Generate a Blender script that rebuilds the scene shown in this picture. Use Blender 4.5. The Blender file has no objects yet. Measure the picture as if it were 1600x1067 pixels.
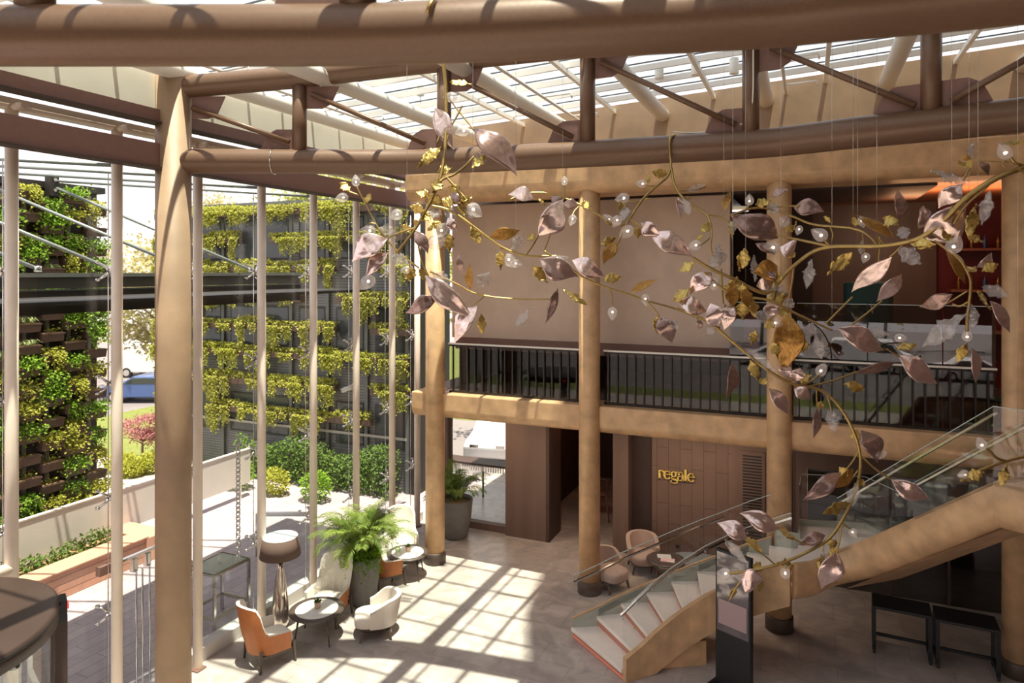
import bpy, math, random
from mathutils import Vector, Matrix
random.seed(7)
R = math.radians
SC = bpy.context.scene
COL = SC.collection

# ------------------------------------------------------------------ camera
TH = R(23.4); FPX = 1070.0; CX = 800.0; HY = 424.0; H = 6.8      # the frame is 1600 x 1067
CT, ST = math.cos(TH), math.sin(TH)
cam = bpy.data.cameras.new('camera'); cam.sensor_width = 36.0
cam.lens = FPX / 1600 * 36.0
cam.shift_y = -(533.5 - HY) / 1600
cam.clip_start = 0.05; cam.clip_end = 500
cam.dof.use_dof = True; cam.dof.focus_distance = 11.0; cam.dof.aperture_fstop = 1.2
cam_o = bpy.data.objects.new('camera', cam); COL.objects.link(cam_o)
cam_o.location = (0, 0, H); cam_o.rotation_euler = (R(90), 0, TH)
SC.camera = cam_o

# ------------------------------------------------------------------ sky, sun, exposure
W = bpy.data.worlds.new('sky'); SC.world = W; W.use_nodes = True
wn = W.node_tree.nodes; wl = W.node_tree.links
bg = wn['Background']; bg.inputs['Strength'].default_value = 1.5
tc = wn.new('ShaderNodeTexCoord'); sx = wn.new('ShaderNodeSeparateXYZ'); rp = wn.new('ShaderNodeValToRGB')
wl.new(tc.outputs['Generated'], sx.inputs[0]); wl.new(sx.outputs['Z'], rp.inputs[0]); wl.new(rp.outputs[0], bg.inputs[0])
e = rp.color_ramp.elements
e[0].position = 0.0; e[0].color = (.98, .88, .88, 1)
e[1].position = .6; e[1].color = (.90, .86, .94, 1)
sun = bpy.data.lights.new('sun', 'SUN'); sun.energy = 10.5; sun.angle = R(.6); sun.color = (1, .90, .74)
sun_o = bpy.data.objects.new('sun', sun); COL.objects.link(sun_o)
sun_o.rotation_euler = Vector((-.15, .125, -1)).to_track_quat('-Z', 'Y').to_euler()
sun_o.location = (0, 0, 30)
SC.view_settings.view_transform = 'Standard'; SC.view_settings.look = 'None'
SC.view_settings.gamma = 1.0; SC.view_settings.use_curve_mapping = False
SC.view_settings.exposure = 0.21
SC.cycles.max_bounces = 10; SC.cycles.diffuse_bounces = 5; SC.cycles.glossy_bounces = 4
SC.cycles.transparent_max_bounces = 40; SC.cycles.transmission_bounces = 6
SC.cycles.caustics_reflective = False; SC.cycles.caustics_refractive = False
SC.cycles.sample_clamp_indirect = 6.0


# ------------------------------------------------------------------ geometry helpers
def ray(x, y):
    a = (x - CX) / FPX
    return (a * CT - ST, a * ST + CT, (HY - y) / FPX)
def at(x, y, d):
    r = ray(x, y); return Vector((r[0] * d, r[1] * d, H + r[2] * d))
def fl(x, y, z=0.0):
    r = ray(x, y); d = (z - H) / r[2]; return Vector((r[0] * d, r[1] * d, z))
def onv(x, y, v): r = ray(x, y); return at(x, y, v / r[1])
def onu(x, y, u): r = ray(x, y); return at(x, y, u / r[0])

def lerp(a, b, t): return a + (b - a) * t
def sstep(a, b, x):
    t = min(1, max(0, (x - a) / (b - a))); return t * t * (3 - 2 * t)

class MB:
    def __init__(s): s.v = []; s.f = []; s.sm = []
    def add(s, vs, fs, smooth=False):
        o = len(s.v); s.v += [tuple(p) for p in vs]
        for q in fs: s.f.append(tuple(i + o for i in q)); s.sm.append(smooth)
        return s
    def box(s, a, b):
        x0, y0, z0 = a; x1, y1, z1 = b
        if x0 > x1: x0, x1 = x1, x0
        if y0 > y1: y0, y1 = y1, y0
        if z0 > z1: z0, z1 = z1, z0
        vs = [(x0,y0,z0),(x1,y0,z0),(x1,y1,z0),(x0,y1,z0),(x0,y0,z1),(x1,y0,z1),(x1,y1,z1),(x0,y1,z1)]
        return s.add(vs, [(0,3,2,1),(4,5,6,7),(0,1,5,4),(1,2,6,5),(2,3,7,6),(3,0,4,7)])
    def bar(s, p0, p1, w, h, up=(0,0,1), w1=None, h1=None):
        p0 = Vector(p0); p1 = Vector(p1); d = (p1 - p0).normalized(); up = Vector(up)
        if abs(d.dot(up)) > .98: up = Vector((1, 0, 0))
        r = d.cross(up).normalized(); u = r.cross(d).normalized(); w1 = w if w1 is None else w1; h1 = h if h1 is None else h1
        vs = []
        for p, ww, hh in ((p0, w, h), (p1, w1, h1)):
            for a, b in ((-1,-1),(1,-1),(1,1),(-1,1)): vs.append(p + r * a * ww / 2 + u * b * hh / 2)
        return s.add(vs, [(0,1,2,3),(7,6,5,4),(0,4,5,1),(1,5,6,2),(2,6,7,3),(3,7,4,0)])
    def tube(s, pts, rad, n=10, caps=True):
        pts = [Vector(p) for p in pts]; m = len(pts)
        rs = rad if isinstance(rad, (list, tuple)) else [rad] * m
        t0 = (pts[1] - pts[0]).normalized()
        up = Vector((0,0,1)) if abs(t0.z) < .9 else Vector((1,0,0))
        nrm = (up - t0 * up.dot(t0)).normalized(); vs = []
        for i in range(m):
            t = (pts[min(i+1, m-1)] - pts[max(i-1, 0)]).normalized()
            nrm = (nrm - t * nrm.dot(t)).normalized(); b = t.cross(nrm)
            for k in range(n):
                a = 2 * math.pi * k / n
                vs.append(pts[i] + (nrm * math.cos(a) + b * math.sin(a)) * rs[i])
        fs = [(i*n+k, i*n+(k+1)%n, (i+1)*n+(k+1)%n, (i+1)*n+k) for i in range(m-1) for k in range(n)]
        o = len(s.v); s.add(vs, fs, True)
        if caps:
            s.f.append(tuple(o + k for k in range(n))[::-1]); s.sm.append(False)
            s.f.append(tuple(o + (m-1)*n + k for k in range(n))); s.sm.append(False)
        return s
    def lathe(s, prof, c=(0,0,0), n=24, smooth=True, sq=1.0):
        vs = []; m = len(prof)
        for r, z in prof:
            for k in range(n):
                a = 2 * math.pi * k / n
                vs.append((c[0] + r * math.cos(a), c[1] + r * math.sin(a) * sq, c[2] + z))
        fs = [(i*n+k, i*n+(k+1)%n, (i+1)*n+(k+1)%n, (i+1)*n+k) for i in range(m-1) for k in range(n)]
        o = len(s.v); s.add(vs, fs, smooth)
        if prof[0][0] > 1e-4: s.f.append(tuple(o + k for k in range(n))[::-1]); s.sm.append(False)
        if prof[-1][0] > 1e-4: s.f.append(tuple(o + (m-1)*n + k for k in range(n))); s.sm.append(False)
        return s
    def prism(s, poly, z0, z1):          # poly in plan (x, y); z0/z1 constant or lists
        n = len(poly); a = z0 if isinstance(z0, (list, tuple)) else [z0]*n; b = z1 if isinstance(z1, (list, tuple)) else [z1]*n
        ar = sum(poly[i][0]*poly[(i+1)%n][1]-poly[(i+1)%n][0]*poly[i][1] for i in range(n))
        if ar < 0: poly = poly[::-1]; a = list(a)[::-1]; b = list(b)[::-1]
        vs = [(p[0], p[1], a[i]) for i, p in enumerate(poly)] + [(p[0], p[1], b[i]) for i, p in enumerate(poly)]
        fs = [tuple(range(n))[::-1], tuple(range(n, 2*n))] + [(i, (i+1)%n, n+(i+1)%n, n+i) for i in range(n)]
        return s.add(vs, fs)
    def extr(s, pts, d):                 # closed polygon of 3-D points pushed along d
        n = len(pts); d = Vector(d); vs = [Vector(p) for p in pts] + [Vector(p) + d for p in pts]
        return s.add(vs, [tuple(range(n)), tuple(range(n, 2*n))[::-1]] + [(i, n+i, n+(i+1)%n, (i+1)%n) for i in range(n)])
    def grid(s, rows, smooth=True, closed=False):
        n = len(rows[0]); m = len(rows); vs = [p for r in rows for p in r]
        q = n if closed else n - 1
        return s.add(vs, [(i*n+k, i*n+(k+1)%n, (i+1)*n+(k+1)%n, (i+1)*n+k) for i in range(m-1) for k in range(q)], smooth)
    def leaf(s, p, d, nrm, L, w, bend=.15):
        p = Vector(p); d = Vector(d).normalized(); r = d.cross(Vector(nrm))
        if r.length < 1e-4: r = d.cross(Vector((.3, .5, .8)))
        r.normalize(); n = r.cross(d).normalized()
        vs = [p, p + d*L*.5 + r*w/2 + n*L*bend, p + d*L, p + d*L*.5 - r*w/2 + n*L*bend]
        return s.add(vs, [(0,1,2,3)])
    def mesh(s, name, m):
        me = bpy.data.meshes.new(name); me.from_pydata(s.v, [], s.f)
        me.polygons.foreach_set('use_smooth', s.sm); me.update()
        if m is not None: me.materials.append(m)
        return me
    def build(s, name, m, parent=None, bevel=0, label=None):
        off = parent.location.copy() if (parent and parent.get('_w')) else Vector((0,0,0))
        if parent and parent.parent and parent.get('_w'): off = parent.parent.location.copy()
        loc = Vector((0,0,0))
        if parent is None:
            xs = [p[0] for p in s.v]; ys = [p[1] for p in s.v]; zs = [p[2] for p in s.v]
            loc = Vector(((min(xs)+max(xs))/2, (min(ys)+max(ys))/2, min(zs))); off = loc
        if off.length: s.v = [tuple(Vector(p) - off) for p in s.v]
        o = bpy.data.objects.new(name, s.mesh(name, m)); COL.objects.link(o)
        o.location = loc
        if parent:
            o.parent = parent
            if parent.get('_w'): o['_w'] = 1
        if bevel:
            b = o.modifiers.new('bevel', 'BEVEL'); b.width = bevel; b.segments = 2; b.limit_method = 'ANGLE'
        if label: o['label'] = label
        return o

def tag(o, label, cat, group=None):
    o['label'] = label; o['category'] = cat
    if group: o['group'] = group
    return o
def thing(name, label, cat, loc=(0,0,0), rz=0, group=None, world=False):
    o = bpy.data.objects.new(name, None); COL.objects.link(o); o.empty_display_size = .1
    o.location = loc; o.rotation_euler = (0, 0, rz)
    if world: o['_w'] = 1               # parts are given in world coordinates
    return tag(o, label, cat, group)
def struct(name, mb, m, bevel=0):
    o = mb.build(name, m, None, bevel); o['kind'] = 'structure'; return o
KIDS = {}
def copy_tree(o, parent=None):
    c = o.copy(); COL.objects.link(c)
    if parent: c.parent = parent
    for ch in list(o.children): copy_tree(ch, c)
    return c

# ------------------------------------------------------------------ materials
def mat(name, col, rough=.6, metal=0., var=0., scale=6., bump=0., stretch=None, col2=None, spec=None, detail=5):
    m = bpy.data.materials.new(name); m.use_nodes = True
    n = m.node_tree.nodes; l = m.node_tree.links; p = n['Principled BSDF']
    p.inputs['Roughness'].default_value = rough; p.inputs['Metallic'].default_value = metal
    p.inputs['Base Color'].default_value = (*col, 1)
    if spec is not None: p.inputs['Specular IOR Level'].default_value = spec
    if var or col2 or bump:
        t = n.new('ShaderNodeTexCoord'); mp = n.new('ShaderNodeMapping'); nz = n.new('ShaderNodeTexNoise')
        nz.inputs['Scale'].default_value = scale; nz.inputs['Detail'].default_value = detail
        l.new(t.outputs['Object'], mp.inputs[0]); l.new(mp.outputs[0], nz.inputs['Vector'])
        if stretch: mp.inputs['Scale'].default_value = stretch
        if var or col2:
            r = n.new('ShaderNodeValToRGB'); l.new(nz.outputs['Fac'], r.inputs[0]); l.new(r.outputs[0], p.inputs['Base Color'])
            r.color_ramp.elements[0].position = .32; r.color_ramp.elements[1].position = .68
            c2 = col2 or tuple(min(1, c * (1 + var)) for c in col); c1 = col if col2 else tuple(c * (1 - var) for c in col)
            r.color_ramp.elements[0].color = (*c1, 1); r.color_ramp.elements[1].color = (*c2, 1)
        if bump:
            b = n.new('ShaderNodeBump'); b.inputs['Strength'].default_value = bump; b.inputs['Distance'].default_value = .02
            l.new(nz.outputs['Fac'], b.inputs['Height']); l.new(b.outputs[0], p.inputs['Normal'])
    return m

def glass(name, tint=(.93,.96,.95), refl=.5, ior=1.5, rough=0.0, milk=0):
    m = bpy.data.materials.new(name); m.use_nodes = True
    n = m.node_tree.nodes; l = m.node_tree.links
    for q in list(n):
        if q.type == 'BSDF_PRINCIPLED': n.remove(q)
    out = [q for q in n if q.type == 'OUTPUT_MATERIAL'][0]
    t = n.new('ShaderNodeBsdfTransparent'); t.inputs[0].default_value = (*tint, 1)
    g = n.new('ShaderNodeBsdfGlossy'); g.inputs['Roughness'].default_value = rough
    f = n.new('ShaderNodeLayerWeight'); f.inputs[0].default_value = .5; f0 = ((ior-1)/(ior+1))**2
    pw = n.new('ShaderNodeMath'); pw.operation = 'POWER'; pw.inputs[1].default_value = 5
    sc_ = n.new('ShaderNodeMath'); sc_.operation = 'MULTIPLY_ADD'; sc_.inputs[1].default_value = 1-f0; sc_.inputs[2].default_value = f0
    l.new(f.outputs['Facing'], pw.inputs[0]); l.new(pw.outputs[0], sc_.inputs[0]); f = sc_
    mu = n.new('ShaderNodeMath'); mu.operation = 'MULTIPLY'; mu.inputs[1].default_value = refl; mu.use_clamp = True
    mx = n.new('ShaderNodeMixShader')
    l.new(f.outputs[0], mu.inputs[0]); l.new(mu.outputs[0], mx.inputs[0])
    l.new(t.outputs[0], mx.inputs[1]); l.new(g.outputs[0], mx.inputs[2]); l.new(mx.outputs[0], out.inputs[0])
    if milk:
        d = n.new('ShaderNodeBsdfTranslucent'); d.inputs[0].default_value = (1,.94,.91,1); d2 = n.new('ShaderNodeBsdfDiffuse'); d2.inputs[0].default_value = (1,.94,.91,1)
        md = n.new('ShaderNodeMixShader'); md.inputs[0].default_value = .5; m2 = n.new('ShaderNodeMixShader'); m2.inputs[0].default_value = milk
        l.new(d.outputs[0], md.inputs[1]); l.new(d2.outputs[0], md.inputs[2]); l.new(mx.outputs[0], m2.inputs[1]); l.new(md.outputs[0], m2.inputs[2]); l.new(m2.outputs[0], out.inputs[0])
    return m
def emis(name, col, s):
    m = bpy.data.materials.new(name); m.use_nodes = True
    p = m.node_tree.nodes['Principled BSDF']; p.inputs['Base Color'].default_value = (*col, 1)
    p.inputs['Emission Color'].default_value = (*col, 1); p.inputs['Emission Strength'].default_value = s
    return m
def tiles(name, c1, c2, mortar, bw, bh, ms=.006, rough=.5, vein=None, rot=0, off=.5):
    m = bpy.data.materials.new(name); m.use_nodes = True
    n = m.node_tree.nodes; l = m.node_tree.links; p = n['Principled BSDF']; p.inputs['Roughness'].default_value = rough
    t = n.new('ShaderNodeTexCoord'); mp = n.new('ShaderNodeMapping'); b = n.new('ShaderNodeTexBrick')
    mp.inputs['Rotation'].default_value = rot if isinstance(rot, tuple) else (0, 0, rot)
    l.new(t.outputs['Object'], mp.inputs[0]); l.new(mp.outputs[0], b.inputs['Vector'])
    b.inputs['Color1'].default_value = (*c1, 1); b.inputs['Color2'].default_value = (*c2, 1); b.inputs['Mortar'].default_value = (*mortar, 1)
    b.inputs['Scale'].default_value = 1; b.inputs['Mortar Size'].default_value = ms
    b.inputs['Brick Width'].default_value = bw; b.inputs['Row Height'].default_value = bh; b.offset = off
    nz = n.new('ShaderNodeTexNoise'); nz.inputs['Scale'].default_value = 2.2; nz.inputs['Detail'].default_value = 9; nz.inputs['Distortion'].default_value = 1.1
    l.new(t.outputs['Object'], nz.inputs['Vector'])
    r = n.new('ShaderNodeValToRGB'); l.new(nz.outputs['Fac'], r.inputs[0])
    v = vein or (.82, 1.12)
    r.color_ramp.elements[0].position = .35; r.color_ramp.elements[0].color = (v[0],)*3 + (1,)
    r.color_ramp.elements[1].position = .65; r.color_ramp.elements[1].color = (v[1],)*3 + (1,)
    mx = n.new('ShaderNodeMix'); mx.data_type = 'RGBA'; mx.blend_type = 'MULTIPLY'; mx.inputs[0].default_value = 1
    l.new(b.outputs['Color'], mx.inputs[6]); l.new(r.outputs[0], mx.inputs[7]); l.new(mx.outputs[2], p.inputs['Base Color'])
    return m

def leafmat(name, c1, c2, scale=10, tr=.38):
    m = mat(name, c1, .6, 0, 0, scale, 0, None, c2); n = m.node_tree.nodes; l = m.node_tree.links
    p = n['Principled BSDF']; out = [q for q in n if q.type == 'OUTPUT_MATERIAL'][0]; p.inputs['Specular IOR Level'].default_value = .3
    t = n.new('ShaderNodeBsdfTranslucent'); mx = n.new('ShaderNodeMixShader'); mx.inputs[0].default_value = tr
    r = [q for q in n if q.type == 'VALTORGB'][0]; l.new(r.outputs[0], t.inputs[0])
    l.new(p.outputs[0], mx.inputs[1]); l.new(t.outputs[0], mx.inputs[2]); l.new(mx.outputs[0], out.inputs[0]); return m
M = {}
M['bronze'] = mat('bronze_plaster', (.62,.385,.205), .42, .08, .18, 3.5, .10)
M['bronze_dark'] = mat('bronze_wall_plaster', (.36,.235,.145), .55, 0, .14, 2.0, .08)
M['bronze_tube'] = mat('bronze_painted_steel', (.17,.093,.055), .38, .15, .06, 30, .03)
M['brown_steel'] = mat('brown_painted_steel', (.215,.112,.088), .5, 0, .05, 12)
M['plaster'] = mat('beige_plaster', (.62,.47,.37), .8, 0, .05, 3.0, .03)
M['brown_panel'] = mat('brown_wood_panel', (.15,.092,.07), .6, 0, .12, 3, 0, (1,1,.05))
M['brown_dark'] = mat('dark_brown_panel', (.06,.033,.026), .6, 0, .1, 3)
M['post'] = mat('cream_painted_steel', (.90,.765,.645), .4, 0, .04, 4)
M['white_steel'] = mat('white_painted_steel', (.85,.80,.73), .45)
M['cream_panel'] = mat('cream_fascia', (.74,.70,.60), .7, 0, .05, 1.5)
M['chrome'] = mat('polished_steel', (.62,.60,.58), .18, 1)
M['black'] = mat('black_powder_coat', (.012,.011,.011), .45)
M['blackbar'] = mat('dark_bronze_bar', (.022,.014,.012), .5)
M['floor'] = tiles('stone_floor', (.475,.415,.375), (.44,.38,.345), (.29,.25,.235), 1.2, .6, .005, .3, (.80,1.14))
M['terrace'] = tiles('terrace_pavers', (.42,.35,.365), (.37,.31,.33), (.23,.19,.205), 1.1, .28, .008, .7, (.92,1.06), R(90))
M['pave'] = mat('pale_paving', (.36,.32,.30), .8, 0, .06, .7)
M['asphalt'] = mat('asphalt', (.20,.175,.175), .85, 0, .08, .6)
M['grass'] = mat('lawn_grass', (.10,.135,.02), .9, 0, 0, 9, .3, None, (.21,.22,.05))
M['timber'] = tiles('bench_boards', (.56,.30,.20), (.50,.26,.175), (.22,.11,.07), 40, .15, .010, .6, (.9,1.06), (R(90), R(90), 0))
M['timber_top'] = mat('bench_top_boards', (.56,.31,.21), .6, 0, .06, 8, 0, (8,.3,1))
M['screen'] = mat('grey_screen_board', (.62,.58,.54), .7, 0, .03, 2)
M['planter'] = mat('brown_planter_plastic', (.105,.062,.045), .6, 0, .12, 6)
M['rail_dark'] = mat('green_wall_rail', (.05,.035,.028), .6)
M['strip'] = mat('galvanised_strip', (.42,.40,.36), .5)
M['cladding'] = tiles('grey_louvre_cladding', (.17,.17,.18), (.15,.155,.165), (.06,.06,.065), 30, .09, .012, .5, (.9,1.08), (R(90), 0, 0))
M['pane_dark'] = mat('dark_window_glass', (.05,.06,.065), .12)
M['steel_dark'] = mat('dark_grey_steel', (.020,.017,.015), .6)
M['steel_grey'] = mat('grey_green_steel', (.13,.14,.13), .5)
M['canopyrod'] = mat('tie_rod_paint', (.25,.28,.27), .35, .3)
M['leaf'] = leafmat('green_leaves', (.13,.27,.02), (.36,.55,.06), 14)
M['leaf_y'] = leafmat('yellow_green_leaves', (.31,.35,.035), (.60,.58,.12), 11)
M['leaf_d'] = leafmat('dark_green_leaves', (.05,.11,.018), (.17,.26,.045), 12, .2)
M['vine'] = leafmat('vine_leaves', (.29,.31,.045), (.58,.56,.13), 9)
M['grassy'] = leafmat('grassy_leaves', (.28,.38,.12), (.58,.64,.32), 9)
M['soil'] = mat('dry_soil', (.28,.17,.08), .95, 0, .25, 30)
M['treeleaf'] = leafmat('pale_tree_leaves', (.36,.32,.13), (.66,.58,.30), .8)
M['treeleaf_g'] = leafmat('olive_tree_leaves', (.28,.33,.07), (.58,.56,.17), .8)
M['maple'] = leafmat('red_maple_leaves', (.38,.12,.13), (.62,.30,.33), 5)
M['bark'] = mat('grey_bark', (.30,.22,.17), .9, 0, .2, 8)
M['orange'] = mat('tan_leather', (.42,.13,.028), .42, 0, .06, 20, .03)
M['white_up'] = mat('ivory_upholstery', (.82,.75,.66), .75, 0, .03, 40, .02)
M['beige_up'] = mat('beige_boucle', (.62,.54,.47), .9, 0, .08, 90, .15)
M['pink_up'] = mat('rose_beige_upholstery', (.47,.35,.30), .85, 0, .05, 50, .05)
M['wood_dark'] = mat('dark_ash_wood', (.085,.058,.045), .5, 0, .15, 12, 0, (6,6,1))
M['marble'] = mat('white_marble', (.80,.75,.70), .25, 0, 0, 3.5, 0, None, (.92,.88,.84), detail=9)
M['table_dark'] = mat('smoked_table_top', (.075,.055,.050), .3)
M['shade'] = mat('brown_lamp_fabric', (.12,.072,.055), .85, 0, .05, 60)
M['shade_in'] = mat('pale_lamp_lining', (.66,.70,.72), .8)
M['mercury'] = mat('mercury_glass', (.62,.54,.48), .14, .92, .25, 18, .15, (1,1,.25))
M['pot'] = mat('grey_stoneware_pot', (.20,.19,.18), .7, 0, .08, 6)
M['terra'] = mat('small_clay_pot', (.48,.34,.23), .7)
M['palm'] = leafmat('palm_fronds', (.09,.16,.02), (.30,.36,.07), 5, .3)
M['palm_d'] = leafmat('shaded_palm_fronds', (.06,.12,.018), (.18,.25,.045), 5, .3)  # darker copy of the palm greens, with shade put into the colour
M['tread'] = mat('white_stone_tread', (.88,.79,.70), .35, 0, .03, 5)
M['riser'] = mat('glow_tinted_riser', (.55,.24,.17), .6)  # LED glow under the nosings is put into the coral colour
M['led'] = emis('coral_led', (.85,.27,.16), .10)
M['pouf'] = mat('blue_grey_upholstery', (.20,.23,.25), .9, 0, .05, 60)
M['gold'] = mat('gold_leaf', (.62,.44,.14), .30, 1, .22, 14, .35)
M['stem'] = mat('antique_brass_stem', (.42,.29,.11), .38, 1, .12, 20)
M['rose'] = mat('rose_mirror_glass', (.78,.58,.53), .13, .85, .14, 9, .12)
M['rose_d'] = mat('smoked_rose_glass', (.34,.22,.19), .16, .7, .2, 9, .12)
M['amber'] = mat('amber_glass', (.40,.20,.045), .18, .55, .3, 12, .3)
M['signgold'] = mat('polished_brass_letters', (.90,.62,.16), .25, .85)
M['glass'] = glass('clear_glass', (.95,.97,.96), .5)
M['glass_mezz'] = glass('railing_glass', (.66,.68,.66), .7, 1.52)
M['glass_stair'] = glass('stair_glass', (.985,.99,.985), .8)
M['glass_roof'] = glass('roof_glass', (.86,.92,.92), .35)
M['glass_refl'] = glass('shopfront_glass', (.60,.59,.58), 1.8, 1.6)
M['crystal'] = glass('crystal_glass', (.97,.95,.94), 1.6, 1.6, .05, .22)
M['glass_edge'] = mat('glass_edge', (.55,.62,.58), .2)
M['stringer_glass'] = mat('frosted_green_glass', (.40,.41,.35), .35)
M['bulb'] = emis('lit_bulb', (1.0,.80,.66), 5.0)
M['ceil'] = mat('copper_ceiling', (.42,.16,.08), .4, .3)
M['red'] = mat('red_lacquer_wall', (.16,.012,.010), .5)
M['paint_blue'] = mat('blue_car_paint', (.10,.16,.38), .25, .3)
M['paint_silver'] = mat('silver_car_paint', (.60,.60,.62), .25, .4)
M['paint_white'] = mat('white_car_paint', (.85,.84,.83), .3)
M['tyre'] = mat('tyre_rubber', (.02,.02,.02), .8)
M['alloy'] = mat('alloy_wheel', (.6,.58,.56), .35, .7)
M['teal'] = mat('teal_fabric', (.05,.13,.12), .7)
M['drum'] = mat('dark_brown_canopy', (.055,.031,.024), .45, 0, .05, 3)
M['lamp_red'] = emis('red_light', (1.0,.05,.04), 1.2)
M['paper'] = mat('magazine_paper', (.75,.35,.40), .4, 0, 0, 14, 0, None, (.85,.82,.80))
M['screenface'] = mat('kiosk_screen', (.30,.27,.28), .05, 1)
M['poster'] = mat('kiosk_poster', (.40,.27,.27), .3)

# ------------------------------------------------------------------ ground, floor
b = MB(); b.box((-9.7,-4,-.25), (7,24,0)); struct('floor', b, M['floor'])
b = MB(); b.box((-17.5,-4,-.25), (-9.7,20.5,-.002)); tag(b.build('terrace', M['terrace']), 'pale strip paved terrace beside the glass wall', 'terrace')['kind'] = 'structure'
b = MB(); b.box((-24,-4,-.3), (-17.5,17.2,-.02)); b.build('paving', M['pave'])['kind'] = 'structure'
b = MB(); b.box((-30.5,17.2,-.32), (-17.5,70,-.03)); b.build('lawn', M['grass'])['kind'] = 'structure'
b = MB(); b.box((-75,-4,-.35), (-24,17.2,-.04)); b.build('lawn', M['grass'])['kind'] = 'structure'
b = MB(); b.box((-80,17.2,-.34), (-30.5,90,-.05)); b.build('road', M['asphalt'])['kind'] = 'structure'
b = MB(); b.box((-17.5,24,-.3), (30,28,-.03)); b.box((-17.5,20.5,-.3),(-9.7,24,-.03)); b.build('road', M['asphalt'])['kind'] = 'structure'
b = MB(); b.box((-17.5,28,-.3), (30,60,-.02)); b.build('lawn', M['grass'])['kind'] = 'structure'
# street on the far side of the building, seen mirrored in the railing glass
b = MB(); b.box((-40,-9,-.3), (45,-4,-.03)); b.build('paving', M['pave'])['kind'] = 'structure'
b = MB(); b.box((-40,-11.5,-.3), (45,-9,-.03)); b.build('lawn', M['grass'])['kind'] = 'structure'
b = MB(); b.box((-40,-34,-.3), (45,-11.5,-.05)); b.build('road', M['asphalt'])['kind'] = 'structure'
b = MB(); b.box((-60,-60,-.3), (60,-34,-.03)); b.build('paving', M['asphalt'])['kind'] = 'structure'

# ------------------------------------------------------------------ back block: walls, slab, ring beam
UL, UR = -8.66, 5.6
def edge_strip(mb, u0, u1, vf, vb, z0, z1, r):        # a band with a rounded lower front edge
    prof = [(vb, z1), (vf, z1)]
    for k in range(9):
        a = math.pi/2 * k/8
        prof.append((vf + r - r*math.cos(a), z0 + r - r*math.sin(a)))
    prof.append((vb, z0))
    n = len(prof)
    mb.add([(u0, p[0], p[1]) for p in prof] + [(u1, p[0], p[1]) for p in prof],
           [tuple(range(n))] + [tuple(range(n, 2*n))[::-1]] + [(i, n+i, n+(i+1)%n, (i+1)%n) for i in range(n)])
CU = [-8.02 + 3.755*k for k in range(4)]; CV = 14.0
segs = [(UL, CU[0]-.02), (CU[0]+.02, CU[1]-.02), (CU[1]+.02, CU[2]-.02), (CU[2]+.02, CU[3]-.02), (CU[3]+.02, UR)]
b = MB()
for a, c in segs: edge_strip(b, a, c, 13.98, 14.7, 3.37, 3.955, .2)
struct('trim_1', b, M['bronze'], .03)
b = MB(); b.box((UL,14.7,3.37), (UR,22,3.95)); struct('floor_mezzanine', b, M['brown_panel'])
b = MB(); edge_strip(b, UL, UR, 13.70, 14.75, 8.44, 9.06, .26); struct('trim_2', b, M['bronze'], .03)
def roofz(u): return 10.54 + .05*u
b = MB(); b.prism([(UL,14.3),(UR,14.3),(UR,14.75),(UL,14.75)], 9.06, [roofz(UL),roofz(UR),roofz(UR),roofz(UL)])
struct('wall_upper', b, M['bronze_dark'])
# bulkhead over the mezzanine
b = MB(); b.box((-8.12,15.0,5.17), (-1.50,15.4,8.42)); struct('wall_bulkhead', b, M['plaster'], .02)
b = MB(); b.box((-8.0,14.97,4.9), (-1.52,15.42,5.17)); struct('trim_3', b, M['brown_steel'])
b = MB(); b.box((-8.12,15.4,3.95), (-7.9,22,8.42)); struct('wall_mezzanine_left', b, M['brown_panel'])
b = MB(); b.box((-7.9,19.5,3.95), (0.1,19.7,8.42)); struct('wall_mezzanine_rear', b, M['brown_dark'])
# right-hand lounge on the mezzanine
b = MB(); b.box((0.1,20,3.95), (2.95,20.2,8.7)); struct('wall_lounge_panel', b, M['brown_panel'])
b = MB(); b.box((-1.5,19.7,3.95), (0.1,20.3,8.7)); b.box((2.95,20.1,3.95), (UR,20.3,8.7)); struct('wall_lounge_red', b, M['red'])
b = MB(); b.box((-8.12,14.75,8.55), (UR,20.4,8.7)); struct('ceiling_lounge', b, M['ceil'])
b = MB(); b.box((-1.5,14.8,8.40), (2.2,17.6,8.55)); struct('ceiling_soffit', b, M['brown_dark'])
b = MB(); b.box((UR,14,0), (UR+.2,21,8.7)); struct('wall_right', b, M['brown_dark'])
b = MB(); b.box((-9.3,-3.3,4.7), (7.2,-3.0,10.9)); struct('wall_rear', b, M['brown_panel'])
b = MB(); b.box((7.0,-3.3,0), (7.2,14,10.9)); struct('wall_side', b, M['brown_panel'])
# added unseen block above the roof, shaped to keep sun off its right half
b = MB(); b.prism([(4.9,-6),(3.6,0),(1.3,4.3),(-.7,8.9),(-1.2,11.6),(12,11.6),(12,-6)], 13.0, 30); struct('sun_block', b, M['plaster'])
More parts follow.
